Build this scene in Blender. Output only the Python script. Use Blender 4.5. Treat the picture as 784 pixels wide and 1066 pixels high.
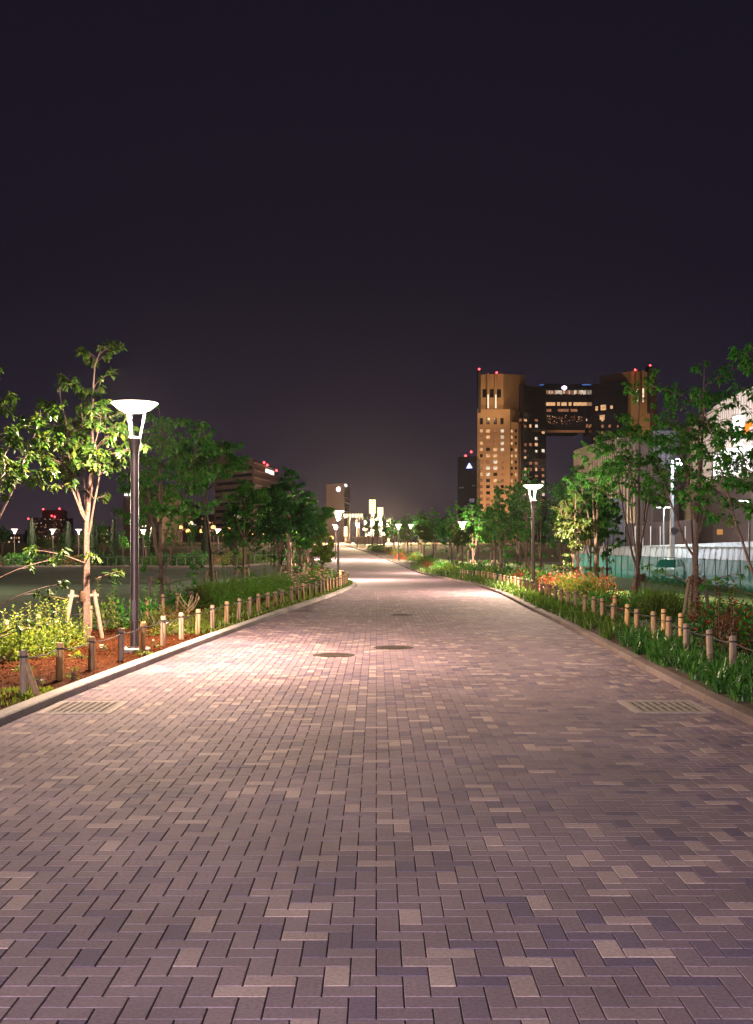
import bpy, math, random
import numpy as np
from mathutils import Vector
C = bpy.context
S = C.scene
for _o in list(bpy.data.objects): bpy.data.objects.remove(_o)
COL = S.collection
PI = math.pi; R = math.radians

# ------------------------------------------------------------------ camera, sky, exposure
F_PX = 1200.0; HC = 1.65; HORIZON = 566.0; CX = 392.0     # photograph is 784 x 1066
cam_d = bpy.data.cameras.new('camera'); cam = bpy.data.objects.new('camera', cam_d); COL.objects.link(cam)
cam.location = (0, 0, HC); cam.rotation_euler = (R(90), 0, 0)
cam_d.sensor_fit = 'VERTICAL'; cam_d.sensor_height = 36.0
cam_d.lens = F_PX/1066*36; cam_d.shift_y = (HORIZON-533)/1066
cam_d.clip_start = .1; cam_d.clip_end = 9000
S.camera = cam
W = bpy.data.worlds.new('World'); S.world = W; W.use_nodes = True
nt = W.node_tree; nt.nodes.clear()
o_ = nt.nodes.new('ShaderNodeOutputWorld'); bg = nt.nodes.new('ShaderNodeBackground')
tc = nt.nodes.new('ShaderNodeTexCoord'); sx = nt.nodes.new('ShaderNodeSeparateXYZ'); rp = nt.nodes.new('ShaderNodeValToRGB')
nt.links.new(tc.outputs['Generated'], sx.inputs[0]); nt.links.new(sx.outputs['Z'], rp.inputs[0])
nt.links.new(rp.outputs[0], bg.inputs[0]); nt.links.new(bg.outputs[0], o_.inputs[0])
els = rp.color_ramp.elements
els[0].position = 0.0; els[0].color = (.045, .029, .038, 1)
els[1].position = 1.0; els[1].color = (.0075, .0058, .0125, 1)
for p, c in ((.05, (.030, .0215, .0345, 1)), (.12, (.0165, .0125, .0235, 1)), (.22, (.0110, .0083, .0168, 1))):
    e = els.new(p); e.color = c
bg.inputs[1].default_value = .74
S.view_settings.view_transform = 'Standard'; S.view_settings.look = 'None'
S.view_settings.exposure = 0.35; S.view_settings.gamma = 1.0
S.cycles.use_denoising = True
S.cycles.max_bounces = 6; S.cycles.transparent_max_bounces = 12
S.cycles.sample_clamp_indirect = 3.0
S.cycles.caustics_reflective = False; S.cycles.caustics_refractive = False
LAMP_W = 1700.0

# ------------------------------------------------------------------ helpers: terrain
_gy = np.arange(-20, 320, 1.0)
def _smooth(xs, ys, k=4):
    v = np.interp(_gy, xs, ys); ker = np.exp(-.5*(np.arange(-3*k, 3*k+1)/k)**2); ker /= ker.sum()
    return np.convolve(np.pad(v, 3*k, mode='edge'), ker, mode='valid')
_gp = _smooth([-20, 0, 28, 40, 62, 83, 100, 118, 140, 170, 200, 260, 320], [0, 0, 0, -.05, -.31, -.5, -.32, -.08, .3, .94, 1.5, 2.0, 2.0])
_xl = _smooth([-20, 0, 10.5, 12, 14.7, 17.4, 21, 24, 28, 37, 44, 49, 53, 58, 66, 85, 105, 130, 155, 180, 200, 320],
              [-3.75, -3.6, -3.43, -3.34, -3.14, -2.97, -2.7, -2.45, -2.15, -1.38, -1.0, -.86, -.9, -1.15, -1.8, -3.4, -5.2, -7.2, -9.3, -11.5, -13.5, -25], 2)
_xr = _smooth([-20, 0, 10.4, 14.8, 17.5, 24, 29, 39, 52, 66, 85, 105, 130, 155, 180, 200, 320],
              [3.2, 3.25, 3.39, 3.46, 3.61, 3.78, 3.85, 4.2, 4.35, 3.9, 3.0, 2.05, .45, -1.6, -4.2, -6.2, -16], 2)
def gp(y): return np.interp(y, _gy, _gp)
def xl(y): return np.interp(y, _gy, _xl)
def xr(y): return np.interp(y, _gy, _xr)
def sst(a, b, x):
    t = np.clip((x-a)/(b-a), 0, 1); return t*t*(3-2*t)
def tz(x, y):
    z = gp(y)
    near = 1-sst(120, 175, y)
    z = z + sst(.05, .3, xl(y)-x)*.04 + sst(.05, .3, x-xr(y))*.04
    tl = sst(2.3, 9, xl(y)-x)*near; z = z*(1-tl) + (-.5)*tl
    tr = sst(3.0, 12, x-xr(y))*near; z = z*(1-tr) + (-.52)*tr
    tf = sst(17.5, 20, x)*near; z = z*(1-tf) + (-.95)*tf
    return z
def gz(x, y): return float(tz(np.array(x, float), np.array(y, float)))
def at(u, d): return (u-CX)*d/F_PX            # world X of photo column u at distance d
def zv(v, d): return HC+(HORIZON-v)*d/F_PX    # world Z of photo row v at distance d

# ------------------------------------------------------------------ helpers: meshes
class MB:
    def __init__(s): s.v = []; s.f = []; s.m = []; s.n = 0
    def add(s, V, F, m=0):
        V = [tuple(map(float, p)) for p in V]; b = s.n; s.v += V; s.n += len(V)
        s.f += [tuple(i+b for i in f) for f in F]; s.m += [m]*len(F)
    def box(s, x0, x1, y0, y1, z0, z1, m=0):
        V = [(x0, y0, z0), (x1, y0, z0), (x1, y1, z0), (x0, y1, z0), (x0, y0, z1), (x1, y0, z1), (x1, y1, z1), (x0, y1, z1)]
        s.add(V, [(3, 2, 1, 0), (4, 5, 6, 7), (0, 1, 5, 4), (1, 2, 6, 5), (2, 3, 7, 6), (3, 0, 4, 7)], m)
    def prism(s, poly, z0, z1, m=0):
        n = len(poly); z1s = z1 if isinstance(z1, (list, tuple)) else [z1]*n; z0s = z0 if isinstance(z0, (list, tuple)) else [z0]*n
        V = [(x, y, z0s[i]) for i, (x, y) in enumerate(poly)]+[(x, y, z1s[i]) for i, (x, y) in enumerate(poly)]
        s.add(V, [tuple(range(n-1, -1, -1)), tuple(range(n, 2*n))]+[(i, (i+1) % n, n+(i+1) % n, n+i) for i in range(n)], m)
    def tube(s, P, rad, k=6, m=0, cap=True):
        P = [Vector(p) for p in P]; n = len(P); rad = rad if isinstance(rad, (list, tuple)) else [rad]*n
        V = []; ref = Vector((.31, .95, .1))
        for i in range(n):
            d = (P[min(i+1, n-1)]-P[max(i-1, 0)]).normalized()
            r_ = ref if abs(d.dot(ref)) < .95 else Vector((1, 0, 0))
            a = d.cross(r_).normalized(); b = d.cross(a)
            for j in range(k):
                t = 2*PI*j/k; V.append(P[i]+(a*math.cos(t)+b*math.sin(t))*rad[i])
        Fs = [(i*k+j, i*k+(j+1) % k, (i+1)*k+(j+1) % k, (i+1)*k+j) for i in range(n-1) for j in range(k)]
        if cap: Fs += [tuple(range(k-1, -1, -1)), tuple(range((n-1)*k, n*k))]
        s.add(V, Fs, m)
    def lathe(s, prof, k=16, m=0, c=(0, 0)):
        n = len(prof); V = [(c[0]+r*math.cos(2*PI*j/k), c[1]+r*math.sin(2*PI*j/k), z) for r, z in prof for j in range(k)]
        Fs = [(i*k+j, i*k+(j+1) % k, (i+1)*k+(j+1) % k, (i+1)*k+j) for i in range(n-1) for j in range(k)]
        Fs += [tuple(range(k-1, -1, -1)), tuple(range((n-1)*k, n*k))]
        s.add(V, Fs, m)
    def build(s, name, mats, parent=None, smooth=False):
        me = bpy.data.meshes.new(name); me.from_pydata(s.v, [], s.f)
        for m in (mats if isinstance(mats, (list, tuple)) else [mats]): me.materials.append(m)
        if any(s.m): me.polygons.foreach_set('material_index', s.m)
        if smooth: me.polygons.foreach_set('use_smooth', [True]*len(s.f))
        me.update(); return link(name, me, parent, smooth)
def link(name, me, parent=None, smooth=False):
    o = bpy.data.objects.new(name, me); COL.objects.link(o)
    if parent is not None: o.parent = parent
    if smooth:
        try: me.set_sharp_from_angle(angle=R(40))
        except Exception: pass
    return o
def np_mesh(name, V, Fc, mat, parent=None, smooth=False, midx=None):
    V = np.asarray(V, np.float32).reshape(-1, 3); Fc = np.asarray(Fc, np.int32)
    me = bpy.data.meshes.new(name); k = Fc.shape[1]; n = len(Fc)
    me.vertices.add(len(V)); me.vertices.foreach_set('co', V.ravel())
    me.loops.add(n*k); me.loops.foreach_set('vertex_index', Fc.ravel())
    me.polygons.add(n); me.polygons.foreach_set('loop_start', np.arange(n, dtype=np.int32)*k)
    try: me.polygons.foreach_set('loop_total', np.full(n, k, np.int32))
    except Exception: pass
    for m in (mat if isinstance(mat, (list, tuple)) else [mat]): me.materials.append(m)
    if midx is not None: me.polygons.foreach_set('material_index', np.asarray(midx, np.int32))
    me.polygons.foreach_set('use_smooth', np.full(n, bool(smooth)))
    me.update(calc_edges=True); me.validate()
    return link(name, me, parent)
def tag(o, label, cat, group=None):
    o['label'] = label; o['category'] = cat
    if group: o['group'] = group
    return o
def thing(name, label, cat, loc=(0, 0, 0), rz=0, group=None):
    o = bpy.data.objects.new(name, None); COL.objects.link(o); o.location = loc; o.rotation_euler = (0, 0, rz)
    o.empty_display_size = .2
    return tag(o, label, cat, group)
def struct(o): o['kind'] = 'structure'; return o
def dup(root, loc, rz=0, label=None, sc=None, group=None):
    r = root.copy(); COL.objects.link(r); r.location = loc; r.rotation_euler = (0, 0, rz)
    if sc: r.scale = sc if isinstance(sc, tuple) else (sc, sc, sc)
    if label: r['label'] = label
    if group: r['group'] = group
    for ch in list(root.children):
        c = ch.copy(); COL.objects.link(c); c.parent = r
        for g in list(ch.children):
            d = g.copy(); COL.objects.link(d); d.parent = c
    return r
ORD = 'first second third fourth fifth sixth seventh eighth ninth tenth eleventh twelfth thirteenth fourteenth fifteenth sixteenth seventeenth eighteenth nineteenth'.split()
TENS = {2: 'twent', 3: 'thirt', 4: 'fort', 5: 'fift', 6: 'sixt', 7: 'sevent', 8: 'eight', 9: 'ninet'}
def ordw(n):
    if n <= 19: return ORD[n-1]
    t, u = divmod(n, 10)
    return TENS[t]+'ieth' if u == 0 else TENS[t]+'y-'+ORD[u-1]

# ------------------------------------------------------------------ helpers: materials
def new_mat(name):
    m = bpy.data.materials.new(name); m.use_nodes = True; n = m.node_tree; n.nodes.clear()
    out = n.nodes.new('ShaderNodeOutputMaterial'); return m, n, out
def ramp(n, pts, interp='LINEAR'):
    r = n.nodes.new('ShaderNodeValToRGB'); e = r.color_ramp.elements; r.color_ramp.interpolation = interp
    while len(e) > 1: e.remove(e[0])
    e[0].position = pts[0][0]; e[0].color = (*pts[0][1], 1)
    for p, c in pts[1:]:
        q = e.new(p); q.color = (*c, 1)
    return r
def noise_mat(name, c0, c1, scale=8, rough=.7, detail=4, bump=0., stretch=None, metal=0., spec=.4, mid=None, bdist=.02, bscale=None):
    m, n, out = new_mat(name)
    p = n.nodes.new('ShaderNodeBsdfPrincipled'); t = n.nodes.new('ShaderNodeTexCoord'); mp = n.nodes.new('ShaderNodeMapping')
    if stretch: mp.inputs['Scale'].default_value = stretch
    g = n.nodes.new('ShaderNodeNewGeometry')
    n.links.new(t.outputs['Object'], mp.inputs[0])
    nz = n.nodes.new('ShaderNodeTexNoise'); nz.inputs['Scale'].default_value = scale; nz.inputs['Detail'].default_value = detail
    n.links.new(mp.outputs[0], nz.inputs['Vector'])
    rm = ramp(n, [(.3, c0)]+([(.5, mid)] if mid else [])+[(.7, c1)])
    n.links.new(nz.outputs['Fac'], rm.inputs[0]); n.links.new(rm.outputs[0], p.inputs['Base Color'])
    p.inputs['Roughness'].default_value = rough; p.inputs['Metallic'].default_value = metal; p.inputs['Specular IOR Level'].default_value = spec
    if bump:
        b = n.nodes.new('ShaderNodeBump'); b.inputs['Strength'].default_value = bump; b.inputs['Distance'].default_value = bdist
        src = nz
        if bscale:
            src = n.nodes.new('ShaderNodeTexNoise'); src.inputs['Scale'].default_value = bscale; src.inputs['Detail'].default_value = 5
            n.links.new(mp.outputs[0], src.inputs['Vector'])
        n.links.new(src.outputs['Fac'], b.inputs['Height']); n.links.new(b.outputs[0], p.inputs['Normal'])
    n.links.new(p.outputs[0], out.inputs[0]); return m
def leaf_mat(name, cols, trans=.45, gloss=.12):
    m, n, out = new_mat(name)
    g = n.nodes.new('ShaderNodeNewGeometry'); k = len(cols)
    rm = ramp(n, [(i/max(1, k-1), c) for i, c in enumerate(cols)])
    n.links.new(g.outputs['Random Per Island'], rm.inputs[0])
    d = n.nodes.new('ShaderNodeBsdfDiffuse'); t = n.nodes.new('ShaderNodeBsdfTranslucent'); gl = n.nodes.new('ShaderNodeBsdfGlossy')
    hs = n.nodes.new('ShaderNodeHueSaturation'); hs.inputs['Value'].default_value = 1.3; hs.inputs['Hue'].default_value = .495
    n.links.new(rm.outputs[0], d.inputs[0]); n.links.new(rm.outputs[0], hs.inputs['Color']); n.links.new(hs.outputs[0], t.inputs[0])
    gl.inputs[1].default_value = .45; gl.inputs[0].default_value = (.6, .6, .6, 1)
    a = n.nodes.new('ShaderNodeMixShader'); a.inputs[0].default_value = trans
    b = n.nodes.new('ShaderNodeMixShader')
    n.links.new(d.outputs[0], a.inputs[1]); n.links.new(t.outputs[0], a.inputs[2])
    b.inputs[0].default_value = gloss*.35
    n.links.new(a.outputs[0], b.inputs[1]); n.links.new(gl.outputs[0], b.inputs[2])
    n.links.new(b.outputs[0], out.inputs[0]); return m
def glow(name, col, st):
    m, n, out = new_mat(name); e = n.nodes.new('ShaderNodeEmission'); e.inputs[0].default_value = (*col, 1); e.inputs[1].default_value = st
    n.links.new(e.outputs[0], out.inputs[0]); return m
def window_glow(name, col, st, var=.6):
    # a lit room: brightness differs from pane to pane and across the curtain
    m, n, out = new_mat(name); e = n.nodes.new('ShaderNodeEmission')
    g = n.nodes.new('ShaderNodeTexCoord'); nz = n.nodes.new('ShaderNodeTexNoise'); nz.inputs['Scale'].default_value = .8
    n.links.new(g.outputs['Object'], nz.inputs['Vector'])
    rm = ramp(n, [(.3, tuple(c*(1-var) for c in col)), (.7, col)])
    n.links.new(nz.outputs['Fac'], rm.inputs[0]); n.links.new(rm.outputs[0], e.inputs[0]); e.inputs[1].default_value = st
    n.links.new(e.outputs[0], out.inputs[0]); return m
def island_mat(name, pts, rough=.6, bump=.25, scale=60, spec=.4, interp='LINEAR', dirt=.25):
    m, n, out = new_mat(name); p = n.nodes.new('ShaderNodeBsdfPrincipled'); g = n.nodes.new('ShaderNodeNewGeometry')
    rm = ramp(n, pts, interp); n.links.new(g.outputs['Random Per Island'], rm.inputs[0])
    t = n.nodes.new('ShaderNodeTexCoord'); nz = n.nodes.new('ShaderNodeTexNoise'); nz.inputs['Scale'].default_value = scale; nz.inputs['Detail'].default_value = 4
    nl = n.nodes.new('ShaderNodeTexNoise'); nl.inputs['Scale'].default_value = .9; nl.inputs['Detail'].default_value = 5
    n.links.new(t.outputs['Object'], nz.inputs['Vector']); n.links.new(t.outputs['Object'], nl.inputs['Vector'])
    mx = n.nodes.new('ShaderNodeMix'); mx.data_type = 'RGBA'; mx.blend_type = 'MULTIPLY'; mx.inputs['Factor'].default_value = 1
    dr = ramp(n, [(.3, (1-dirt,)*3), (.7, (1, 1, 1))]); n.links.new(nl.outputs['Fac'], dr.inputs[0])
    mx2 = n.nodes.new('ShaderNodeMix'); mx2.data_type = 'RGBA'; mx2.blend_type = 'MULTIPLY'; mx2.inputs['Factor'].default_value = 1
    d2 = ramp(n, [(.32, (.74, .74, .75)), (.62, (1.06, 1.05, 1.04))]); n.links.new(nz.outputs['Fac'], d2.inputs[0])
    n.links.new(rm.outputs[0], mx.inputs[6]); n.links.new(dr.outputs[0], mx.inputs[7]); n.links.new(mx.outputs[2], mx2.inputs[6]); n.links.new(d2.outputs[0], mx2.inputs[7]); n.links.new(mx2.outputs[2], p.inputs['Base Color'])
    p.inputs['Roughness'].default_value = rough; p.inputs['Specular IOR Level'].default_value = spec
    b = n.nodes.new('ShaderNodeBump'); b.inputs['Strength'].default_value = bump; b.inputs['Distance'].default_value = .004
    n.links.new(nz.outputs['Fac'], b.inputs['Height']); n.links.new(b.outputs[0], p.inputs['Normal'])
    n.links.new(p.outputs[0], out.inputs[0]); return m

M = {}
M['paver'] = island_mat('paver', [(0, (.105, .082, .140)), (.10, (.130, .098, .150)), (.15, (.158, .118, .158)), (.55, (.180, .136, .172)), (.88, (.205, .155, .185)), (.91, (.29, .222, .232)), (1, (.35, .275, .275))], rough=.85, spec=.15, dirt=.36)
M['joint'] = noise_mat('joint_sand', (.025, .018, .022), (.05, .036, .04), 40, .9)
M['paver_far'] = noise_mat('paver_far', (.150, .112, .150), (.215, .162, .198), 1.2, .85, 8, .15, spec=.15)
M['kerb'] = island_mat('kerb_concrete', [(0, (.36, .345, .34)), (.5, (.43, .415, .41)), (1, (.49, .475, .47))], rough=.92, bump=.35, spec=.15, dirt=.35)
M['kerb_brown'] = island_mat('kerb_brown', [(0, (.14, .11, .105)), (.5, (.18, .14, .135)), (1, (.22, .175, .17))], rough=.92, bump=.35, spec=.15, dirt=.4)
M['kerb_frame'] = noise_mat('grate_frame', (.19, .16, .16), (.27, .235, .225), 9, .9, 6)
M['mulch'] = noise_mat('mulch', (.028, .009, .004), (.065, .022, .009), 26, .95, 9, .8, bscale=70, bdist=.03, spec=.03)
M['chip'] = island_mat('wood_chip', [(0, (.040, .011, .004)), (.5, (.085, .026, .008)), (.85, (.14, .048, .016)), (1, (.24, .11, .05))], rough=.95, spec=.03)
M['soil'] = noise_mat('bed_soil', (.03, .024, .015), (.07, .05, .032), 14, .95, 8, .6, bscale=50, bdist=.03)
M['lawn'] = noise_mat('lawn', (.035, .085, .05), (.075, .125, .07), .35, .95, 9, .5, bscale=25, bdist=.04, stretch=(.4, 1, 1))
M['lawn_right'] = noise_mat('lawn_slope', (.07, .16, .03), (.13, .23, .055), 1.4, .95, 9, .7, bscale=22, bdist=.05)
M['track'] = noise_mat('running_track', (.07, .018, .013), (.10, .03, .02), 2, .9)
M['earth'] = noise_mat('earth', (.03, .035, .018), (.06, .055, .03), .5, .95, 8)
M['asphalt'] = noise_mat('asphalt', (.10, .10, .10), (.16, .16, .155), 3, .85, 8, .2)
M['plaza'] = noise_mat('plaza_stone', (.28, .22, .17), (.40, .32, .25), 2, .6, 6)
M['wood'] = noise_mat('post_wood', (.19, .115, .06), (.36, .25, .145), 9, .75, 8, .35, stretch=(6, 6, .7), bdist=.006)
M['wood_cut'] = noise_mat('post_end_grain', (.27, .19, .11), (.40, .30, .19), 30, .8)
M['wood_fresh'] = noise_mat('fresh_wood', (.40, .24, .10), (.55, .36, .17), 9, .75, 8, .3, stretch=(6, 6, .7), bdist=.006)
M['wood_grey'] = noise_mat('stake_wood', (.15, .11, .085), (.27, .20, .155), 9, .8, 8, .35, stretch=(6, 6, .7), bdist=.006)
M['rope'] = noise_mat('rope', (.018, .017, .018), (.05, .048, .05), 60, .8)
M['bark'] = noise_mat('bark', (.07, .045, .036), (.19, .135, .11), 7, .85, 9, .6, stretch=(2, 2, 5), bdist=.01)
M['bark_pale'] = noise_mat('bark_pale', (.06, .037, .030), (.15, .10, .082), 8, .85, 9, .6, stretch=(2, 2, 5), bdist=.01)
M['tie'] = noise_mat('tie_palm_fibre', (.05, .028, .018), (.12, .07, .045), 40, .95, 6, .6)
M['pole'] = noise_mat('pole_bronze', (.085, .066, .070), (.11, .086, .09), 3, .34, 3, metal=.4, spec=.5)
M['steel'] = noise_mat('galvanised', (.30, .31, .33), (.42, .43, .45), 5, .45, 5, metal=.6)
M['frame_white'] = noise_mat('lamp_arm', (.55, .53, .50), (.66, .64, .61), 4, .35, metal=.3)
M['iron'] = noise_mat('cast_iron', (.022, .018, .018), (.05, .038, .033), 30, .8, 6, .4, metal=.2, spec=.15)
M['grate'] = noise_mat('grate_steel', (.16, .14, .14), (.24, .21, .20), 12, .9, 5, spec=.08)
M['dark'] = noise_mat('slot_shade', (.012, .012, .014), (.02, .02, .022), 5, .9)  # near-black colour standing in for shade in the drains
M['bulb'] = glow('lamp_glass', (1., .82, .68), 4)
M['red'] = glow('beacon_red', (1., .04, .05), 9)
L_GREEN = [(.014, .11, .014), (.024, .16, .018), (.038, .20, .022), (.062, .235, .028), (.12, .24, .03)]
M['leaf'] = leaf_mat('leaf_green', L_GREEN)
M['leaf_mix'] = leaf_mat('leaf_mixed', [(.012, .045, .006), (.024, .070, .008), (.042, .090, .009), (.085, .115, .012)])
M['leaf_sap'] = leaf_mat('leaf_sapling', [(.022, .055, .006), (.038, .068, .007), (.060, .075, .008)])
M['leaf_cy'] = leaf_mat('leaf_cypress', [(.006, .018, .007), (.012, .03, .010)], .1)
M['leaf_y'] = leaf_mat('leaf_yellow_green', [(.05, .11, .014), (.09, .17, .018), (.15, .21, .022)])
M['leaf_d'] = leaf_mat('leaf_dark', [(.010, .065, .014), (.018, .105, .018), (.030, .145, .022)])
M['leaf_gold'] = leaf_mat('leaf_gold', [(.06, .12, .012), (.12, .17, .018), (.20, .20, .022)])
M['hedge'] = leaf_mat('leaf_hedge', [(.045, .14, .014), (.075, .20, .018), (.12, .26, .028)])
M['bed_y'] = leaf_mat('leaf_bed_yellow', [(.06, .13, .014), (.13, .20, .018), (.22, .26, .025)])
M['orange'] = leaf_mat('leaf_orange', [(.06, .09, .015), (.17, .065, .018), (.26, .07, .02), (.08, .12, .02), (.05, .10, .015)])
M['redleaf'] = leaf_mat('leaf_red', [(.16, .022, .013), (.28, .035, .018), (.07, .09, .018), (.30, .06, .025)])
M['bronze'] = leaf_mat('leaf_bronze', [(.06, .022, .012), (.12, .035, .016), (.05, .06, .015)])
M['strap'] = leaf_mat('leaf_strap', [(.018, .085, .014), (.035, .14, .018), (.065, .19, .028)], gloss=.25)
M['strap_lit'] = leaf_mat('leaf_strap_lit', [(.03, .09, .012), (.06, .14, .016), (.11, .18, .025)], gloss=.2)  # lighter, yellower copy of strap: lamplight put into the leaf colour
M['fl_red'] = leaf_mat('petal_red', [(.42, .012, .02), (.55, .03, .035)], .25)
M['fl_pink'] = leaf_mat('petal_pink', [(.55, .22, .24), (.70, .42, .38), (.62, .30, .36)], .25)
M['fl_mauve'] = leaf_mat('petal_mauve', [(.42, .26, .55), (.55, .38, .62)], .25)
M['fl_white'] = leaf_mat('petal_white', [(.62, .60, .58), (.72, .70, .66)], .25)

# ------------------------------------------------------------------ ground
def grid_strip(name, fx0, fx1, ys, nx, dz, mat):
    ys = np.asarray(ys, float); t = np.linspace(0, 1, nx+1)
    a = np.array([fx0(y) for y in ys]); b = np.array([fx1(y) for y in ys])
    X = a[:, None]+(b-a)[:, None]*t[None]; Y = np.repeat(ys[:, None], nx+1, 1)
    Z = tz(X, Y)+dz
    V = np.stack([X, Y, Z], -1).reshape(-1, 3); n = nx+1
    i = np.arange(len(ys)-1)[:, None]*n+np.arange(nx)[None]
    Fc = np.stack([i, i+1, i+n+1, i+n], -1).reshape(-1, 4)
    return np_mesh(name, V, Fc, mat, smooth=True)
gx = np.r_[-4000, -1500, -700, -350, -200, np.arange(-130, 131, 2.5), 200, 350, 700, 1500, 4000]
gyv = np.r_[-300, -100, -40, np.arange(-18, 300, 2.5), 340, 450, 700, 1500, 5000]
X, Y = np.meshgrid(gx, gyv); Z = tz(X, Y)-.16
n = len(gx); i = np.arange(len(gyv)-1)[:, None]*n+np.arange(n-1)[None]
struct(np_mesh('ground', np.stack([X, Y, Z], -1).reshape(-1, 3), np.stack([i, i+1, i+n+1, i+n], -1).reshape(-1, 4), M['earth'], smooth=True))
NEARY = 44.0
ysn = np.arange(-14, NEARY+.1, 1.0); ysf = np.arange(NEARY, 203, 1.5)
struct(grid_strip('path_bedding', lambda y: xl(y)-.05, lambda y: xr(y)+.05, ysn, 8, -.008, M['joint']))
struct(grid_strip('path_far', lambda y: xl(y)-.05, lambda y: xr(y)+.05, ysf, 8, 0, M['paver_far']))
struct(grid_strip('planting_bed', lambda y: xl(y)-2.55, lambda y: xl(y)-.1, np.arange(-10, 175, 1.0), 10, .03, M['mulch']))
struct(grid_strip('field', lambda y: -95, lambda y: xl(y)-2.4, np.arange(-10, 104, 2.0), 40, .0, M['lawn']))
struct(grid_strip('running_track', lambda y: -95, lambda y: xl(y)-2.4, np.arange(103, 112.1, 1.5), 40, .012, M['track']))
struct(grid_strip('planting_bed', lambda y: xr(y)+.1, lambda y: xr(y)+2.6, np.arange(-10, 195, 1.0), 8, .03, M['soil']))
struct(grid_strip('grass_slope', lambda y: xr(y)+2.4, lambda y: 18.2, np.arange(-10, 130, 1.5), 14, .02, M['lawn_right']))
struct(grid_strip('parking_lot', lambda y: 18.2, lambda y: 110, np.arange(10, 146, 2.0), 40, .0, M['asphalt']))
struct(grid_strip('plaza', lambda y: xl(200)-30, lambda y: xr(200)+40, np.arange(200, 300, 3.0), 20, .0, M['plaza']))

# herringbone block paving, every block its own bevelled island in one path mesh
def paving():
    a = .1; g = .0038; bv = .003
    y0, y1 = 2.6, NEARY
    I = np.arange(-62, 63); J = np.arange(int(y0/a), int(y1/a))
    ii, jj = np.meshgrid(I, J); k = (ii-jj) % 4
    hx = (k == 0); vy = (k == 3)
    x0 = np.r_[ii[hx], ii[vy]]*a; yy0 = np.r_[jj[hx], jj[vy]]*a
    w = np.r_[np.full(hx.sum(), 2*a), np.full(vy.sum(), a)]; h = np.r_[np.full(hx.sum(), a), np.full(vy.sum(), 2*a)]
    xc = x0+w/2; yc = yy0+h/2
    keep = (xc > xl(yc)-.12) & (xc < xr(yc)+.12)
    x0, yy0, w, h = x0[keep], yy0[keep], w[keep], h[keep]; n = len(x0)
    rg = np.random.default_rng(3); dzb = rg.normal(0, .0005, n); tx = rg.normal(0, .00022, n); ty = rg.normal(0, .00022, n)
    V = np.zeros((n, 8, 3))
    for q, (sx_, sy_) in enumerate(((0, 0), (1, 0), (1, 1), (0, 1))):
        bx = x0+g/2+sx_*(w-g); by = yy0+g/2+sy_*(h-g)
        V[:, q, 0] = bx; V[:, q, 1] = by
        V[:, q+4, 0] = bx+(bv if sx_ == 0 else -bv); V[:, q+4, 1] = by+(bv if sy_ == 0 else -bv)
    zt = gp(yy0+h/2)
    V[:, :4, 2] = (zt-.0045)[:, None]
    for q, (sx_, sy_) in enumerate(((-1, -1), (1, -1), (1, 1), (-1, 1))): V[:, 4+q, 2] = zt+dzb+sx_*tx+sy_*ty
    base = (np.arange(n)*8)[:, None, None]
    Fq = np.array([[4, 5, 6, 7], [0, 1, 5, 4], [1, 2, 6, 5], [2, 3, 7, 6], [3, 0, 4, 7]])[None]+base
    return np_mesh('path', V, Fq.reshape(-1, 4), M['paver'])
struct(paving())

def kerb(side, mat):
    mb = MB(); y = 0.0
    while y < 190:
        L = 1.0 if y < 80 else 3.0
        fx = xl if side < 0 else xr
        ya, yb = y+.006, y+L-.006
        xa, xb = fx(ya), fx(yb); za, zb = gp(ya), gp(yb); w = .15*side; h = .085 if side < 0 else .075
        c = .012*side
        prof = [(0, -.1), (0, h-.014), (c, h), (w, h+.004), (w, -.1)]
        V = [(xa+p, ya, za+q) for p, q in prof]+[(xb+p, yb, zb+q) for p, q in prof]
        mb.add(V, [(0, 1, 6, 5), (1, 2, 7, 6), (2, 3, 8, 7), (3, 4, 9, 8), (0, 4, 3, 2, 1), (5, 6, 7, 8, 9)])
        y += L
    return struct(mb.build('kerb', mat))
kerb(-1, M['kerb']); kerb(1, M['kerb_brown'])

# ------------------------------------------------------------------ drain grates and covers in the path
def grate(x0, x1, y0, y1, label):
    t = thing('drain_grate', label, 'drain', (x0, y0, gp(y0)), 0, 'drain grates in the path')
    w, h = x1-x0, y1-y0
    f = MB(); b = .07
    f.box(0, w, 0, b, -.04, .007); f.box(0, w, h-b, h, -.04, .007); f.box(0, b, b, h-b, -.04, .007); f.box(w-b, w, b, h-b, -.04, .007)
    f.build('frame', M['kerb_frame'], t)
    p = MB(); p.box(b, w-b, b, h-b, -.04, .0015); p.build('pit_shade', M['dark'], t)  # solid near-black slab stands in for shade below the bars
    g = MB(); nb = 9
    for q in range(nb):
        xx = b+.01+(w-2*b-.02)*q/(nb-1); g.box(xx-.018, xx+.018, b+.001, h-b-.001, .002, .0085)
    for yy in (b+.06, h/2, h-b-.06): g.box(b+.001, w-b-.001, yy-.01, yy+.01, .0022, .0078)
    g.build('grating', M['grate'], t)
grate(-3.30, -2.58, 11.15, 12.05, 'pale steel drain grate in the brightly lit paving by the grey kerb')
grate(2.52, 3.30, 11.2, 12.1, 'dim steel drain grate in the dark paving by the brown kerb')
def manhole(x, y, r, label):
    t = thing('manhole_cover', label, 'manhole cover', (x, y, gp(y)), 0, 'manhole covers in the path')
    m = MB(); m.lathe([(r, -.02), (r, .006), (r-.035, .008), (r-.04, .004)], 32); m.build('ring', M['iron'], t)
    m = MB(); m.lathe([(r-.045, -.02), (r-.045, .0065), (r-.06, .0075)], 32)
    for q in range(-4, 5): hw = math.sqrt(max(.01, (.86*r-.045)**2-(q*r*.19)**2)); m.box(-hw, hw, q*r*.19-.010, q*r*.19+.010, .0073, .0088)
    m.build('cover', M['iron'], t)
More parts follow.
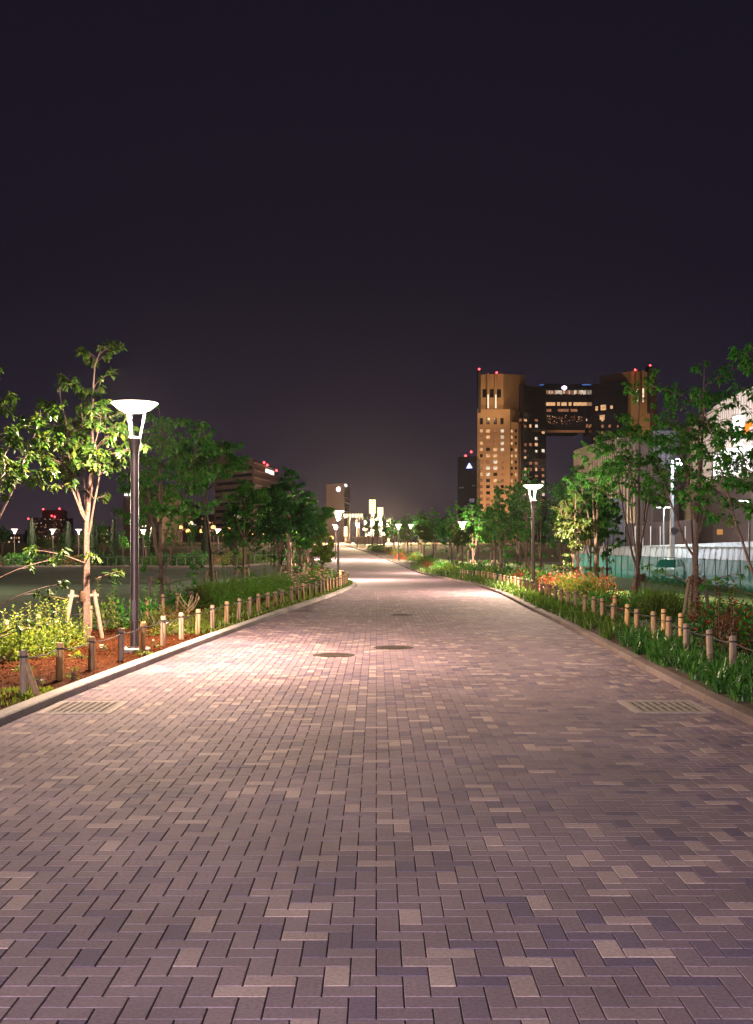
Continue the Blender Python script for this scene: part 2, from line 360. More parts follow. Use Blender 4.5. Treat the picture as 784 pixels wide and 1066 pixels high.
manhole(-.63, 17.07, .315, 'round iron manhole cover in the brightest patch of the path')
manhole(.27, 18.3, .315, 'round iron manhole cover on the path just beyond the brightest patch')
manhole(.58, 26.8, .27, 'small dark manhole cover farther along the middle of the path')
t = thing('slot_drain', 'dark narrow slot drain near the curved kerb on the path', 'drain', (-1.8, 28.4, gp(28.4)))
m = MB(); m.box(-.32, .32, -.12, .12, -.03, .006); m.build('frame', M['iron'], t)
m = MB(); [m.box(-.29+.05*q, -.265+.05*q, -.09, .09, .0055, .0085) for q in range(12)]; m.build('grating', M['dark'], t)  # near-black strips drawn as the shade in the slots

# ------------------------------------------------------------------ street lamps
def make_lamp(label, loc):
    t = thing('street_lamp', label, 'street lamp', loc, 0, 'bowl topped lamps along the path')
    m = MB(); m.lathe([(.23, -.08), (.23, .045), (.215, .06)], 28); m.build('footing', M['kerb'], t)
    m = MB(); m.lathe([(.10, .06), (.10, .075), (.066, .08), (.062, .3), (.060, 2.84), (.066, 2.93), (.092, 3.08), (.100, 3.12), (.085, 3.125)], 20); m.build('pole', M['pole'], t, True)
    m = MB(); m.box(-.028, .028, -.0665, -.05, .45, .75); m.build('access_hatch', M['pole'], t)
    m = MB(); m.lathe([(.082, 3.122), (.082, 3.14), (.05, 3.145)], 20); m.build('collar', M['frame_white'], t)
    for k in range(3):
        an = R(20+120*k); m = MB()
        m.tube([(.082*math.cos(an), .082*math.sin(an), 3.135), (.15*math.cos(an), .15*math.sin(an), 3.50)], .0125, 6)
        m.build('arm', M['frame_white'], t)
    m = MB(); m.lathe([(.05, 3.495), (.160, 3.50), (.172, 3.522), (.225, 3.535), (.325, 3.618), (.343, 3.635), (.33, 3.644), (.2, 3.652), (.04, 3.655)], 32)
    m.build('bowl', M['bulb'], t, True)
    return t
def bowl_light(t, power, col=(1, .70, .50)):
    # the frosted underside of the bowl: a down-facing disc
    l = bpy.data.lights.new('lamp_light', 'AREA'); l.shape = 'DISK'; l.size = .32; l.energy = power; l.color = col
    o = bpy.data.objects.new('lamp_light', l); COL.objects.link(o); o.parent = t; o.location = (0, 0, 3.485); return o
def lamp_light(t, power, z=3.40, col=(1, .76, .60), r=.07):
    l = bpy.data.lights.new('lamp_light', 'POINT'); l.energy = power; l.color = col; l.shadow_soft_size = r
    o = bpy.data.objects.new('lamp_light', l); COL.objects.link(o); o.parent = t; o.location = (0, 0, z); return o
def base(x, y): return (x, y, gz(x, y)+.03)
LP = [(-3.54, 16.87, 'tall street lamp standing in red mulch beside the nearest young tree', 1),
      (5.37, 39.5, 'street lamp by orange-leaved shrubs behind the strap-leaved border', 1),
      (-2.06, 61.9, 'street lamp at the bend of the kerb where the post row ends', 1),
      (6.2, 83, 'street lamp among the young trees below the dark slab tower', 1),
      (2.24, 117, 'small street lamp by the far bend of the path in front of dark trees', .9),
      (-2.83, 170, 'tiny street lamp at the top of the path before the lit plaza', .6),
      (at(349.5, 121), 121, 'thin street lamp just behind the one at the kerb bend', .8),
      (at(428, 135), 135, 'small street lamp half hidden among the dark trees behind the far bend', .5),
      (at(280, 120), 120, 'street lamp shining beside the dark round-crowned tree across the field', .22),
      (at(15, 120), 120, 'street lamp across the field behind drooping leaves of the nearest branch', .22),
      (at(55, 121), 121, 'street lamp across the field below the distant stepped tower', .22),
      (at(82, 122), 122, 'street lamp across the field seen just beside the nearest pale trunk', .22),
      (at(149, 128), 128, 'street lamp across the field seen just past the tall lamp pole', .22),
      (at(227, 120), 120, 'street lamp across the field between two slim leafy trees', .22),
      (at(511, 120), 120, 'street lamp glimmering between trees under the sand coloured tower', .4),
      (4.35, -7, 'street lamp behind the viewpoint near the brown kerb', .5),
      (-4.5, -6, 'street lamp behind the viewpoint near the grey kerb', 1.7),
      (-25.0, 48, 'added unseen street lamp brightening the field from beyond the frame edge', 1.6)]  # last entry: added lamp without a visible source, brightens the field
lamp0 = None
for k, (x, y, lb, p) in enumerate(LP):
    loc = base(x, y)
    if k == 0: lamp0 = make_lamp(lb, loc); t = lamp0
    else: t = dup(lamp0, loc, .7*k, lb)
    LP[k] = (t, p)
for k, (t, p) in enumerate(LP):
    cool = t.location.y < 0       # unseen pair behind the viewpoint, tinted cooler to make foreground shade mauve
    bowl_light(t, LAMP_W*1.08*p, (1, .80, .84) if cool else (1, .68, .45)); lamp_light(t, LAMP_W*(2.6 if k else 1.25)*p, 3.42, (1, .84, .86) if cool else (1, .75, .55), .06)

# ------------------------------------------------------------------ rope posts
rngp = random.Random(5)
def make_post(h, r, label, group, mat, brace=False, slant=(0, 0)):
    t = thing('wooden_post', label, 'post', (0, 0, 0), 0, group)
    m = MB(); m.lathe([(r*1.03, -.15), (r*1.02, .0), (r, h-.018), (r*.80, h)], 14); o = m.build('post', mat, t, True)
    m = MB(); m.lathe([(r+.006, h-.075), (r+.012, h-.065), (r+.006, h-.055)], 14); m.build('rope_loop', M['rope'], t, True)
    return t
def row(side, off, y0, y1, step, h, r, what, group, rope_label, jit=.015):
    fx = xl if side < 0 else xr
    protos = [make_post(h, r, '', group, M['wood']), make_post(h*1.02, r*.95, '', group, M['wood_grey']), make_post(h, r, '', group, M['wood_fresh'])]
    used = [False]*3; tops = []; y = y0; k = 0
    while y < y1:
        k += 1; x = fx(y)+side*off+rngp.gauss(0, jit); q = rngp.choices((0, 1, 2), (5, 3, 2))[0]
        loc = (x, y, gz(x, y)+.02); lb = what % ordw(k)
        if not used[q]: t = protos[q]; used[q] = True; t.location = loc; t['label'] = lb
        else: t = dup(protos[q], loc, rngp.uniform(0, 6), lb)
        sc = rngp.uniform(.94, 1.05); t.scale = (1, 1, sc); t.rotation_euler = (rngp.gauss(0, .03), rngp.gauss(0, .03), rngp.uniform(0, 6))
        tops.append((x-side*r*.9*0, y, loc[2]+(h-.065)*sc, t))
        y += step*rngp.uniform(.93, 1.07)
    for q in range(3):
        if not used[q]:
            for c in list(protos[q].children): bpy.data.objects.remove(c)
            bpy.data.objects.remove(protos[q])
    m = MB()
    for a, b in zip(tops[:-1], tops[1:]):
        pa, pb = Vector(a[:3]), Vector(b[:3]); pts = []
        for s_ in range(6):
            u = s_/5; p = pa.lerp(pb, u); p.z -= .05*4*u*(1-u)*.6; pts.append(p)
        m.tube(pts, .007, 5)
    tag(m.build('rope', M['rope']), rope_label, 'rope')
    return tops
g1 = 'wooden rope posts along the left kerb'
tl = row(-1, .39, 12.15, 66, 1.17, .44, .043, '%s wooden post from the viewer in the row along the grey kerb', g1, 'dark rope linking the wooden posts along the grey kerb')
tr = row(1, .82, 12.5, 66, 1.2, .48, .045, '%s wooden post from the viewer in the row behind the strap-leaved border', 'wooden rope posts along the right border', 'dark rope linking the posts behind the strap-leaved border')
row(-1, 2.42, 15.6, 58, 1.25, .46, .04, '%s wooden post from the viewer in the back row at the field edge', 'wooden rope posts at the field edge', 'dark rope linking the back row of posts at the field edge')
# leaning brace of the first post: belongs to that post
p0 = tl[0][3]
m = MB(); m.tube([(.20, -.06, -.03), (.03, .0, .30)], .035, 10); br = m.build('brace', M['wood'], p0); p0.rotation_euler = (0, 0, R(-12)); p0['label'] = 'wooden post with a leaning brace at the near end of the kerb row'
pr = make_post(.52, .042, '', 'taller posts behind the right border', M['wood_fresh'])
for q, (u, d, lb) in enumerate(((691, 19.2, 'orange-brown post set behind the border row near the rose bushes'), (709, 18.1, 'taller wooden post standing just behind the border row'), (640, 24.6, 'taller wooden post beside the dark red-flowered bush'))):
    t = pr if q == 0 else dup(pr, (0, 0, 0)); x = at(u, d); t.location = (x, d, gz(x, d)); t['label'] = lb

# ------------------------------------------------------------------ leaves and trees
def leaf_arrays(P, D, N, L, Wd):
    P, D, N = map(lambda a: np.asarray(a, float), (P, D, N)); L = np.asarray(L, float)[:, None]; Wd = np.asarray(Wd, float)[:, None]
    D = D/np.linalg.norm(D, axis=1, keepdims=True); Sd = np.cross(D, N); Sd /= np.linalg.norm(Sd, axis=1, keepdims=True)+1e-9
    N = np.cross(Sd, D)
    c0 = P; c1 = P+D*L*.5+N*L*.06; c2 = P+D*L-N*L*.14
    l = P+D*L*.42+Sd*Wd/2-N*L*.05; r = P+D*L*.42-Sd*Wd/2-N*L*.05
    V = np.stack([c0, c1, c2, l, r], 1).reshape(-1, 3); b = (np.arange(len(P))*5)[:, None, None]
    F_ = np.array([[0, 4, 1], [0, 1, 3], [1, 4, 2], [3, 1, 2]])[None]+b
    return V, F_.reshape(-1, 3)
def quad_arrays(P, D, N, L, Wd):
    P, D, N = map(lambda a: np.asarray(a, float), (P, D, N)); L = np.asarray(L, float)[:, None]; Wd = np.asarray(Wd, float)[:, None]
    D = D/np.linalg.norm(D, axis=1, keepdims=True); Sd = np.cross(D, N); Sd /= np.linalg.norm(Sd, axis=1, keepdims=True)+1e-9
    N = np.cross(Sd, D)
    V = np.stack([P, P+D*L*.45+Sd*Wd/2, P+D*L-N*L*.15, P+D*L*.45-Sd*Wd/2], 1).reshape(-1, 3); b = (np.arange(len(P))*4)[:, None, None]
    F_ = np.array([[0, 3, 1], [1, 3, 2]])[None]+b
    return V, F_.reshape(-1, 3)

def gen_tree(seed, H, Wc, fork=.32, nst=4, leaf=.12, per=7, dens=1.0, low=0, lean=0., tmin=.3, k=6, r0=None, spread=1.0, top=1.0, far=False):
    """-> trunk MB, leaf V, leaf F. Ascending stems, side twigs, drooping leaf rosettes."""
    rg = random.Random(seed); ng = np.random.default_rng(seed)
    mb = MB(); ros = []; r0 = r0 or .0125*H
    la = rg.uniform(0, 2*PI); off = Vector((math.cos(la), math.sin(la), 0))*lean
    zf = H*fork; nseg = 6; tr_ = []
    for i in range(nseg+1):
        t = i/nseg; tr_.append(Vector((rg.gauss(0, .012)*t*H*.15, rg.gauss(0, .012)*t*H*.15, -.08+(zf+.08)*t))+off*t*t*.5)
    mb.tube(tr_, [r0*(1.25-.45*min(1, i*1.0/nseg*1.2)) for i in range(nseg+1)], k)
    top0 = tr_[-1]; stems = []
    a0 = rg.uniform(0, 2*PI)
    for s_ in range(nst):
        az = a0+2*PI*s_/nst+rg.uniform(-.35, .35); lead = (s_ == 0)
        zt = H*(1.0 if lead else rg.uniform(.66, .93)); rad = Wc*.5*(rg.uniform(.05, .2) if lead else rg.uniform(.38, .72))*spread
        if s_ < 2 or not stems: st = tr_[-1]
        elif rg.random() < .45: st = tr_[-1-rg.randint(0, 2)]
        else: st = stems[0][0][rg.randint(1, 4)]
        zt = max(zt, st.z+H*.22); zt = min(zt, H)
        P = []; n = 9
        for i in range(n+1):
            t = i/n; rr = rad*(t**.75); P.append(Vector((st.x+math.cos(az)*rr+rg.gauss(0, .025)*t, st.y+math.sin(az)*rr+rg.gauss(0, .025)*t, st.z+(zt-st.z)*t)))
        rs = r0*(.66 if lead else rg.uniform(.30, .44))
        mb.tube(P, [rs*(1-.88*i/n)+.003 for i in range(n+1)], max(4, k-1)); stems.append((P, rs))
    def branch(p, az, L, up, r, nro):
        n = 5; P = []; q = Vector(p)
        for i in range(n+1):
            P.append(q.copy()); t = i/n
            el = up*(1-t*.9); q = q+Vector((math.cos(az)*math.cos(el), math.sin(az)*math.cos(el), math.sin(el)))*(L/n)
            az += rg.gauss(0, .22)
        mb.tube(P, [max(.0025, r*(1-.8*i/n)) for i in range(n+1)], 4, cap=False)
        for j in range(nro):
            t = 1-j*(.72/max(1, nro)) if j else 1.0
            i0 = min(n-1, int(t*n)); pp = P[i0].lerp(P[i0+1], t*n-i0)
            if j:   # short side twig
                saz = az+rg.choice((-1, 1))*rg.uniform(.5, 1.3); sl = L*rg.uniform(.15, .4)
                e = pp+Vector((math.cos(saz)*sl, math.sin(saz)*sl, sl*rg.uniform(-.1, .5)))
                mb.tube([pp, e], [.0035, .002], 3, cap=False); pp = e; ros.append((pp, saz))
            else: ros.append((pp, az))
    for si, (P, rs) in enumerate(stems):
        nb = int((16 if si == 0 else 11)*dens)
        for b in range(nb):
            t = rg.uniform(max(.22, tmin), .97) if si == 0 else rg.uniform(tmin, 1.0)
            i0 = min(len(P)-2, int(t*(len(P)-1))); p = P[i0].lerp(P[i0+1], t*(len(P)-1)-i0)
            az = rg.uniform(0, 2*PI) if si == 0 else math.atan2(P[-1].y-top0.y, P[-1].x-top0.x)+rg.gauss(0, 1.1)
            L = Wc*.5*rg.uniform(.3, .75)*(1.15-.75*t*top)
            branch(p, az, L, rg.uniform(.25, .95), rs*.4*(1.2-t), max(2, int(round(4.6*dens*min(1.3, L/(.25*Wc))))))
        ros.append((P[-1], rg.uniform(0, 6)))
        for b in range(int(3*dens)):
            i0 = rg.randint(len(P)//2, len(P)-1); ros.append((P[i0]+Vector((rg.gauss(0, .06), rg.gauss(0, .06), 0)), rg.uniform(0, 6)))
    for b in range(low):
        p = tr_[rg.randint(2, nseg)]; branch(p, rg.uniform(0, 2*PI), Wc*.5*rg.uniform(.5, .95), rg.uniform(.1, .6), r0*.22, 4)
    PP, DD, NN, LL = [], [], [], []
    for p, az in ros:
        nl = max(3, int(rg.gauss(per*1.15, 1.6))); rl = rg.uniform(.75, 1.15)
        for j in range(nl):
            a = az+rg.gauss(0, 1.0) if j < nl*.7 else rg.uniform(0, 2*PI); dr = rg.gauss(.55, .35)
            d = Vector((math.cos(a)*math.cos(dr), math.sin(a)*math.cos(dr), -math.sin(dr)))
            back = rg.uniform(0, .09)
            PP.append((p.x-math.cos(az)*back, p.y-math.sin(az)*back, p.z+rg.gauss(0, .025))); DD.append(d[:])
            NN.append((math.cos(a)*math.sin(dr)+rg.gauss(0, .3), math.sin(a)*math.sin(dr)+rg.gauss(0, .3), math.cos(dr))); LL.append(leaf*rl*rg.uniform(.55, 1.05))
    LL = np.array(LL)
    V, F_ = (quad_arrays if far else leaf_arrays)(PP, DD, NN, LL, LL*.48)
    return mb, V, F_
def tree(label, loc, rz, leafm, barkm, group=None, sc=1.0, **kw):
    t = thing('young_tree', label, 'tree', loc, rz, group); t.scale = (sc, sc, sc)
    mb, V, F_ = gen_tree(**kw); mb.build('trunk', barkm, t, True); np_mesh('crown', V, F_, leafm, t)
    return t
def support(loc, rz, label, n=2, h=.85, group='wooden tree supports'):
    t = thing('tree_support', label, 'tree support', loc, rz, group)
    spots = [(-.30, -.05), (.30, .12), (0, .33)][:n]
    for (sx_, sy_) in spots:
        m = MB(); m.tube([(sx_*1.25, sy_*1.25, -.1), (sx_*.62, sy_*.62, h)], .036, 9); m.build('stake', M['wood_grey'], t)
    m = MB(); m.tube([(-.27, -.045, h-.10), (.27, .10, h-.10)], .026, 8); m.build('crossbar', M['wood_grey'], t)
    m = MB(); m.lathe([(.062, h-.20), (.078, h-.18), (.080, h-.04), (.062, h-.02)], 12); m.build('tie', M['tie'], t, True)
    return t
def spot(u, d, dz=0): x = at(u, d); return (x, d, gz(x, d)+dz)
# near individual trees: (u base, d, ...)
tree('slender young tree with pale trunk and brightly lit low leaves beside the tall lamp', spot(90, 19.0), .4, M['leaf_mix'], M['bark_pale'], seed=11, H=4.9, Wc=2.3, fork=.40, nst=6, leaf=.15, per=7, dens=1.2, top=.6, low=4, r0=.062)
tree('young tree at the frame edge with bright drooping leaves over the field', spot(-10, 15.4), 0, M['leaf_mix'], M['bark'], seed=23, H=4.15, Wc=2.4, fork=.26, nst=5, leaf=.14, per=8, dens=1.1, low=9, r0=.05)
tree('vase shaped young tree with pale forking trunk just past the tall lamp', spot(168, 27.5), 1.2, M['leaf'], M['bark_pale'], seed=35, H=4.95, Wc=2.9, top=.5, fork=.20, nst=6, leaf=.15, per=8, dens=1.55, low=2, r0=.06)
tree('tall slim tree leaning over the bright green hedge', spot(221, 38), .3, M['leaf'], M['bark_pale'], seed=41, H=5.7, Wc=2.7, top=.4, fork=.5, nst=5, leaf=.18, per=8, dens=1.4, low=5, lean=.5, r0=.065)
tree('small tree behind the hedge with the brown office block above it', spot(254, 43), 2.2, M['leaf'], M['bark_pale'], seed=52, H=4.1, Wc=2.3, fork=.48, nst=5, leaf=.17, per=8, dens=1.62, low=3, r0=.06)
tree('dense dark green round-crowned tree behind the hedge end', spot(300, 47), .9, M['leaf_d'], M['bark'], seed=64, H=4.75, Wc=3.1, fork=.30, nst=7, leaf=.18, per=10, dens=2.29, low=3, r0=.07)
tree('leafy tree behind the pink roses near the kerb bend', spot(325, 54), 1.7, M['leaf'], M['bark_pale'], seed=75, H=4.2, Wc=2.3, fork=.3, nst=6, leaf=.18, per=9, dens=1.89, low=3, r0=.06)
tree('short tree with yellow-green low leaves right behind the rose bushes', spot(335, 49), 1.7, M['leaf_y'], M['bark_pale'], seed=78, H=2.2, Wc=1.5, fork=.3, nst=4, leaf=.15, per=8, dens=1.49, low=2, r0=.04)
tree('dark multi-stemmed tree on three stakes by the red-flowered bushes', spot(724, 23.6), .2, M['leaf'], M['bark'], seed=87, H=5.3, Wc=2.8, top=.25, tmin=.5, fork=.30, nst=6, leaf=.135, per=7, dens=1.15, low=2, r0=.07)
tree('tall upright tree on two stakes in front of the ribbed metal hall', spot(664, 30), .8, M['leaf'], M['bark'], seed=95, H=5.8, Wc=2.2, top=.3, tmin=.38, fork=.24, nst=6, leaf=.14, per=7, dens=1.25, low=1, r0=.07)
tree('tree with forked dark trunk between the yellow sapling and the tall upright tree', spot(620, 43), .8, M['leaf'], M['bark'], seed=107, H=5.35, Wc=2.5, top=.3, tmin=.5, fork=.34, nst=5, leaf=.16, per=8, dens=1.25, low=1, r0=.075)
tree('yellow-leaved sapling lit by the lamp among orange shrubs', spot(597, 41.5), .5, M['leaf_sap'], M['bark_pale'], seed=118, H=3.6, Wc=1.9, fork=.3, nst=5, leaf=.15, per=7, dens=1.49, low=4, r0=.05)
tree('branching tree at the frame edge reaching over the rose bushes', spot(804, 17.2), .5, M['leaf'], M['bark'], seed=121, H=4.6, Wc=3.0, top=.4, tmin=.35, fork=.2, nst=6, leaf=.14, per=7, dens=1.2, low=5, r0=.06)
support(spot(87, 19.0), .5, 'leaning pale wood stakes bracing the slender pale trunk by the lamp')
support(spot(166, 27.5), .3, 'wood stakes bracing the vase shaped tree past the tall lamp')
support(spot(220, 38), .6, 'wood stakes bracing the tall slim tree over the hedge')
support(spot(253, 43), .2, 'wood stakes bracing the small tree behind the hedge')
support(spot(298, 47), .2, 'wood stakes bracing the dense round-crowned tree')
support(spot(726, 23.6), .2, 'three dark wood stakes bracing the multi-stemmed tree by the red flowers', 3, .95)
support(spot(667, 30), .5, 'wood stakes bracing the tall upright tree before the metal hall', 3)
support(spot(623, 43), .4, 'wood stakes bracing the forked dark trunk beside the sapling')
support(spot(600, 41.5), .1, 'short wood stakes bracing the yellow-leaved sapling')

# trees farther back along both beds, copies of three kinds
protos = []
for sd, H, Wc, lf in ((201, 5.0, 2.6, M['leaf']), (212, 4.6, 2.9, M['leaf_d']), (223, 5.4, 2.4, M['leaf']), (234, 4.2, 2.6, M['leaf_mix'])):
    protos.append(tree('', (0, 0, 0), 0, lf, M['bark_pale'], seed=sd, H=H, Wc=Wc, fork=.3, nst=6, leaf=.22, per=8, dens=1.35, low=2, r0=.07, k=5, far=True))
fs = support((0, 0, 0), 0, '', group='wooden supports of the farther trees')
used = set(); rf = random.Random(77); fs_used = False
def far_tree(kind, loc, sc, label, group, stake=None):
    global fs_used
    if kind not in used: used.add(kind); t = protos[kind]; t.location = loc; t.rotation_euler = (0, 0, rf.uniform(0, 6)); t.scale = (sc,)*3; t['label'] = label; t['group'] = group
    else: t = dup(protos[kind], loc, rf.uniform(0, 6), label, sc, group)
    if stake:
        if not fs_used: fs_used = True; fs.location = loc; fs['label'] = stake
        else: dup(fs, loc, rf.uniform(-.5, .5), stake)
right_far = [(1, 8.2, 47), (0, 9.6, 50), (2, 7.0, 54), (0, 10.4, 56), (1, 8.4, 59), (2, 12.0, 60), (0, 6.9, 64), (3, 5.9, 79), (1, 9.0, 68), (2, 11.2, 70), (0, 7.4, 72), (2, 9.5, 76), (1, 12.5, 78), (0, 7.2, 86), (2, 9.0, 88), (1, 11, 90), (0, 6.6, 94), (2, 8.6, 97), (0, 10.8, 99), (3, 4.2, 101), (1, 6.8, 104), (2, 8.8, 108), (0, 5.4, 110), (0, 11.5, 112), (1, 7.4, 117), (2, 4.9, 122), (0, 9.6, 121), (3, 3.0, 126), (1, 6.6, 128), (0, 2.0, 136), (2, 5.2, 137), (1, 8.8, 135), (0, .9, 145), (2, 4.0, 147), (0, -.6, 156), (1, 2.5, 158)]
for k, (kd, x, y) in enumerate(right_far):
    far_tree(kd, (x, y, gz(x, y)), rf.uniform(.88, 1.12)*(1.0 if y < 110 else .95), '%s tree back from the lamp with orange shrubs in the grove behind the border' % ordw(k+1), 'grove trees behind the border',
             ('wood stakes bracing the %s tree of the grove behind the border' % ordw(k+1)) if y < 92 and kd != 3 else None)
left_far = [(1, -4.3, 52), (0, -3.8, 58), (2, -4.6, 62), (0, -4.0, 67), (1, -4.8, 72), (2, -5.6, 77), (0, -6.2, 84), (1, -7.6, 90), (0, -8.6, 97), (2, -9.5, 104), (1, -8.2, 74), (0, -9.8, 80)]
for k, (kd, x, y) in enumerate(left_far):
    far_tree(kd, (x, y, gz(x, y)), rf.uniform(.82, 1.0), '%s tree past the kerb bend lining the field side' % ordw(k+1), 'trees past the kerb bend',
             ('wood stakes bracing the %s tree past the kerb bend' % ordw(k+1)) if y < 70 else None)
across = [(3, 52, 128), (0, 70, 131), (3, 88, 127), (2, 108, 133), (0, 128, 128), (1, 152, 132), (0, 178, 134), (2, 200, 131), (1, 236, 136), (0, 252, 130), (1, 268, 138), (3, 40, 132), (1, 2, 130), (2, 290, 132), (0, 312, 138)]
for k, (kd, u, y) in enumerate(across):
    x = at(u, y); far_tree(kd, (x, y, gz(x, y)), rf.uniform(.7, .95), '%s tree counted from the frame edge across the dark field' % ordw(k+1), 'trees across the dark field')
# clipped cypresses across the field
def cypress(u, d, h, label):
    x = at(u, d); t = thing('cypress_tree', label, 'tree', (x, d, gz(x, d)), 0, 'cypresses across the field')
    rg = np.random.default_rng(int(u)); nn = 900; z = rg.uniform(.12, 1, nn)*h; rr = (.095*h)*np.sqrt(np.clip(1-(z/h-.35)**2/.45, .05, 1))*rg.uniform(.6, 1.05, nn); a = rg.uniform(0, 2*PI, nn)
    P = np.stack([rr*np.cos(a), rr*np.sin(a), z], 1); D = np.stack([np.cos(a)*.4, np.sin(a)*.4, np.ones(nn)], 1); N = np.stack([np.cos(a), np.sin(a), -.3*np.ones(nn)], 1)
    V, F_ = quad_arrays(P, D, N, rg.uniform(.25, .45, nn), np.full(nn, .16)); np_mesh('crown', V, F_, M['leaf_cy'], t)
    m = MB(); m.tube([(0, 0, -.1), (0, 0, h*.8)], [.08, .03], 6); m.build('trunk', M['bark'], t)
for u, d, h, lb in ((33, 124, 4.6, 'narrow cypress between the two lamps nearest the frame edge across the field'), (71, 126, 4.2, 'narrow cypress just before the third lamp across the field'), (97, 126, 4.8, 'narrow cypress seen right behind the slender pale trunk'), (119, 125, 4.6, 'narrow cypress just before the tall lamp pole'), (160, 128, 4.4, 'narrow cypress behind the vase shaped tree'), (214, 130, 4.8, 'narrow cypress below the brown office block'), (243, 131, 4.5, 'narrow cypress between orange lights across the field')):
    cypress(u, d, h, lb)

# ------------------------------------------------------------------ shrubs and border plants
def cloud(rg, n, rx, ry, rz, surf=.55, flat=.0):
    a = rg.uniform(0, 2*PI, n); cz = rg.uniform(-.15, 1, n); s = np.sqrt(np.clip(1-np.clip(cz, 0, 1)**2, 0, 1)); r = surf+(1-surf)*rg.uniform(0, 1, n)**.6
    lump = 1+.22*np.sin(a*3+rg.uniform(0, 6))*np.cos(cz*4)+.12*np.sin(a*7+rg.uniform(0, 6))
    P = np.stack([np.cos(a)*s*rx*r*lump, np.sin(a)*s*ry*r*lump, np.clip(cz, .02, 1)*rz*r*lump], 1)
    D = np.stack([np.cos(a)*s, np.sin(a)*s, cz*.9+.15], 1)+rg.normal(0, .5, (n, 3))
    N = rg.normal(0, .6, (n, 3))+np.array([0, 0, 1.0])
    return P, D, N
def shrub(label, loc, rx, ry, rz, n, leaf, mat, seed, name='shrub', cat='shrub', group=None, shoots=0, flowers=None, nfl=0, fsize=.05, upright=False, wr=.5):
    rg = np.random.default_rng(seed); t = thing(name, label, cat, loc, 0, group)
    P, D, N = cloud(rg, n, rx, ry, rz)
    if upright: D = D*np.array([.45, .45, 1])+np.array([0, 0, .9])
    st = MB(); rr = random.Random(seed)
    for q in range(9):
        a = rr.uniform(0, 6.3); e = (math.cos(a)*rx*rr.uniform(.3, .8), math.sin(a)*ry*rr.uniform(.3, .8), rz*rr.uniform(.5, .9))
        st.tube([(e[0]*.15, e[1]*.15, -.05), (e[0]*.55, e[1]*.55, e[2]*.6), e], [.009, .006, .003], 4, cap=False)
    for q in range(shoots):
        a = rr.uniform(0, 6.3); r_ = rr.uniform(0, .8); b = np.array([math.cos(a)*rx*r_, math.sin(a)*ry*r_, rz*.5]); hh = rz*rr.uniform(.75, 1.5)
        tip = b+np.array([rr.gauss(0, .05), rr.gauss(0, .05), hh]); st.tube([b, tip], [.005, .002], 4, cap=False)
        k = int(hh/.022); tt = np.linspace(.1, 1, k)[:, None]; Q = b+(tip-b)*tt; aa = np.arange(k)*2.4
        P = np.r_[P, Q]; D = np.r_[D, np.stack([np.cos(aa), np.sin(aa), np.full(k, .55)], 1)]; N = np.r_[N, np.tile([0, 0, 1.0], (k, 1))+rg.normal(0, .2, (k, 3))]
    L = leaf*rg.uniform(.6, 1.25, len(P)); V, F_ = leaf_arrays(P, D, N, L, L*wr)
    st.build('stems', M['bark'], t); np_mesh('foliage', V, F_, mat, t)
    if nfl:
        P, D, N = cloud(rg, nfl, rx*1.05, ry*1.05, rz*1.08, .92); k = 5
        Pk = np.repeat(P, k, 0); az = np.tile(np.arange(k)*2*PI/k, nfl)+np.repeat(rg.uniform(0, 6, nfl), k)
        Dk = np.stack([np.cos(az), np.sin(az), np.full(len(az), .35)], 1)+np.repeat(np.array([[0, -.5, .2]]), len(az), 0); Nk = np.tile([0, -.5, 1.0], (len(az), 1))
        Lf = np.full(len(az), fsize)*np.repeat(rg.uniform(.6, 1.2, nfl), k); V, F_ = quad_arrays(Pk, Dk, Nk, Lf, Lf*.8); np_mesh('flowers', V, F_, flowers, t)
    return t
def sh(u, v, d, **kw): return shrub(loc=spot(u, d, .01), **kw)
# left bed: yellow-green shrubs with upright shoots
gA = 'yellow-green shrubs in the mulch bed'
for k, (u, d) in enumerate(((2, 15.6), (20, 15.9), (38, 16.3), (54, 17.0), (69, 17.8), (-10, 16.6), (12, 17.2), (30, 17.5), (48, 18.2), (64, 19.0))):
    sh(u, 0, d, label='%s yellow-green shrub with upright shoots in the mulch bed near the frame edge' % ordw(k+1), rx=.32, ry=.34, rz=.38, n=640, leaf=.065, mat=M['bed_y'], seed=300+k, group=gA, shoots=4 if k < 9 else 2)
sh(106, 0, 21.3, label='bright green leafy shrub just behind the slender pale trunk', rx=.33, ry=.33, rz=.5, n=420, leaf=.085, mat=M['leaf_y'], seed=321, shoots=2)
sh(122, 0, 21.8, label='green leafy shrub tight against the tall lamp pole', rx=.3, ry=.3, rz=.55, n=380, leaf=.085, mat=M['leaf'], seed=322, shoots=2)
sh(152, 0, 22.5, label='green shrub between lamp pole and gold mound', rx=.3, ry=.3, rz=.55, n=380, leaf=.085, mat=M['leaf'], seed=323, shoots=3)
for k, (u, d, r_) in enumerate(((163, 22.0, .32), (176, 22.4, .34), (188, 23.2, .3))):
    sh(u, 0, d, label='%s of three low golden mounds behind the posts past the lamp' % ordw(k+1), rx=r_, ry=.34, rz=.33, n=700, leaf=.045, mat=M['orange'] if k else M['leaf_gold'], seed=330+k, group='low golden mounds')
sh(183, 0, 27.0, label='green leafy shrub beside the bare branched plant', rx=.35, ry=.35, rz=.6, n=420, leaf=.1, mat=M['leaf'], seed=340)
sh(206, 0, 29.0, label='green leafy shrub at the near end of the hedge', rx=.35, ry=.35, rz=.55, n=420, leaf=.1, mat=M['leaf_y'], seed=341)
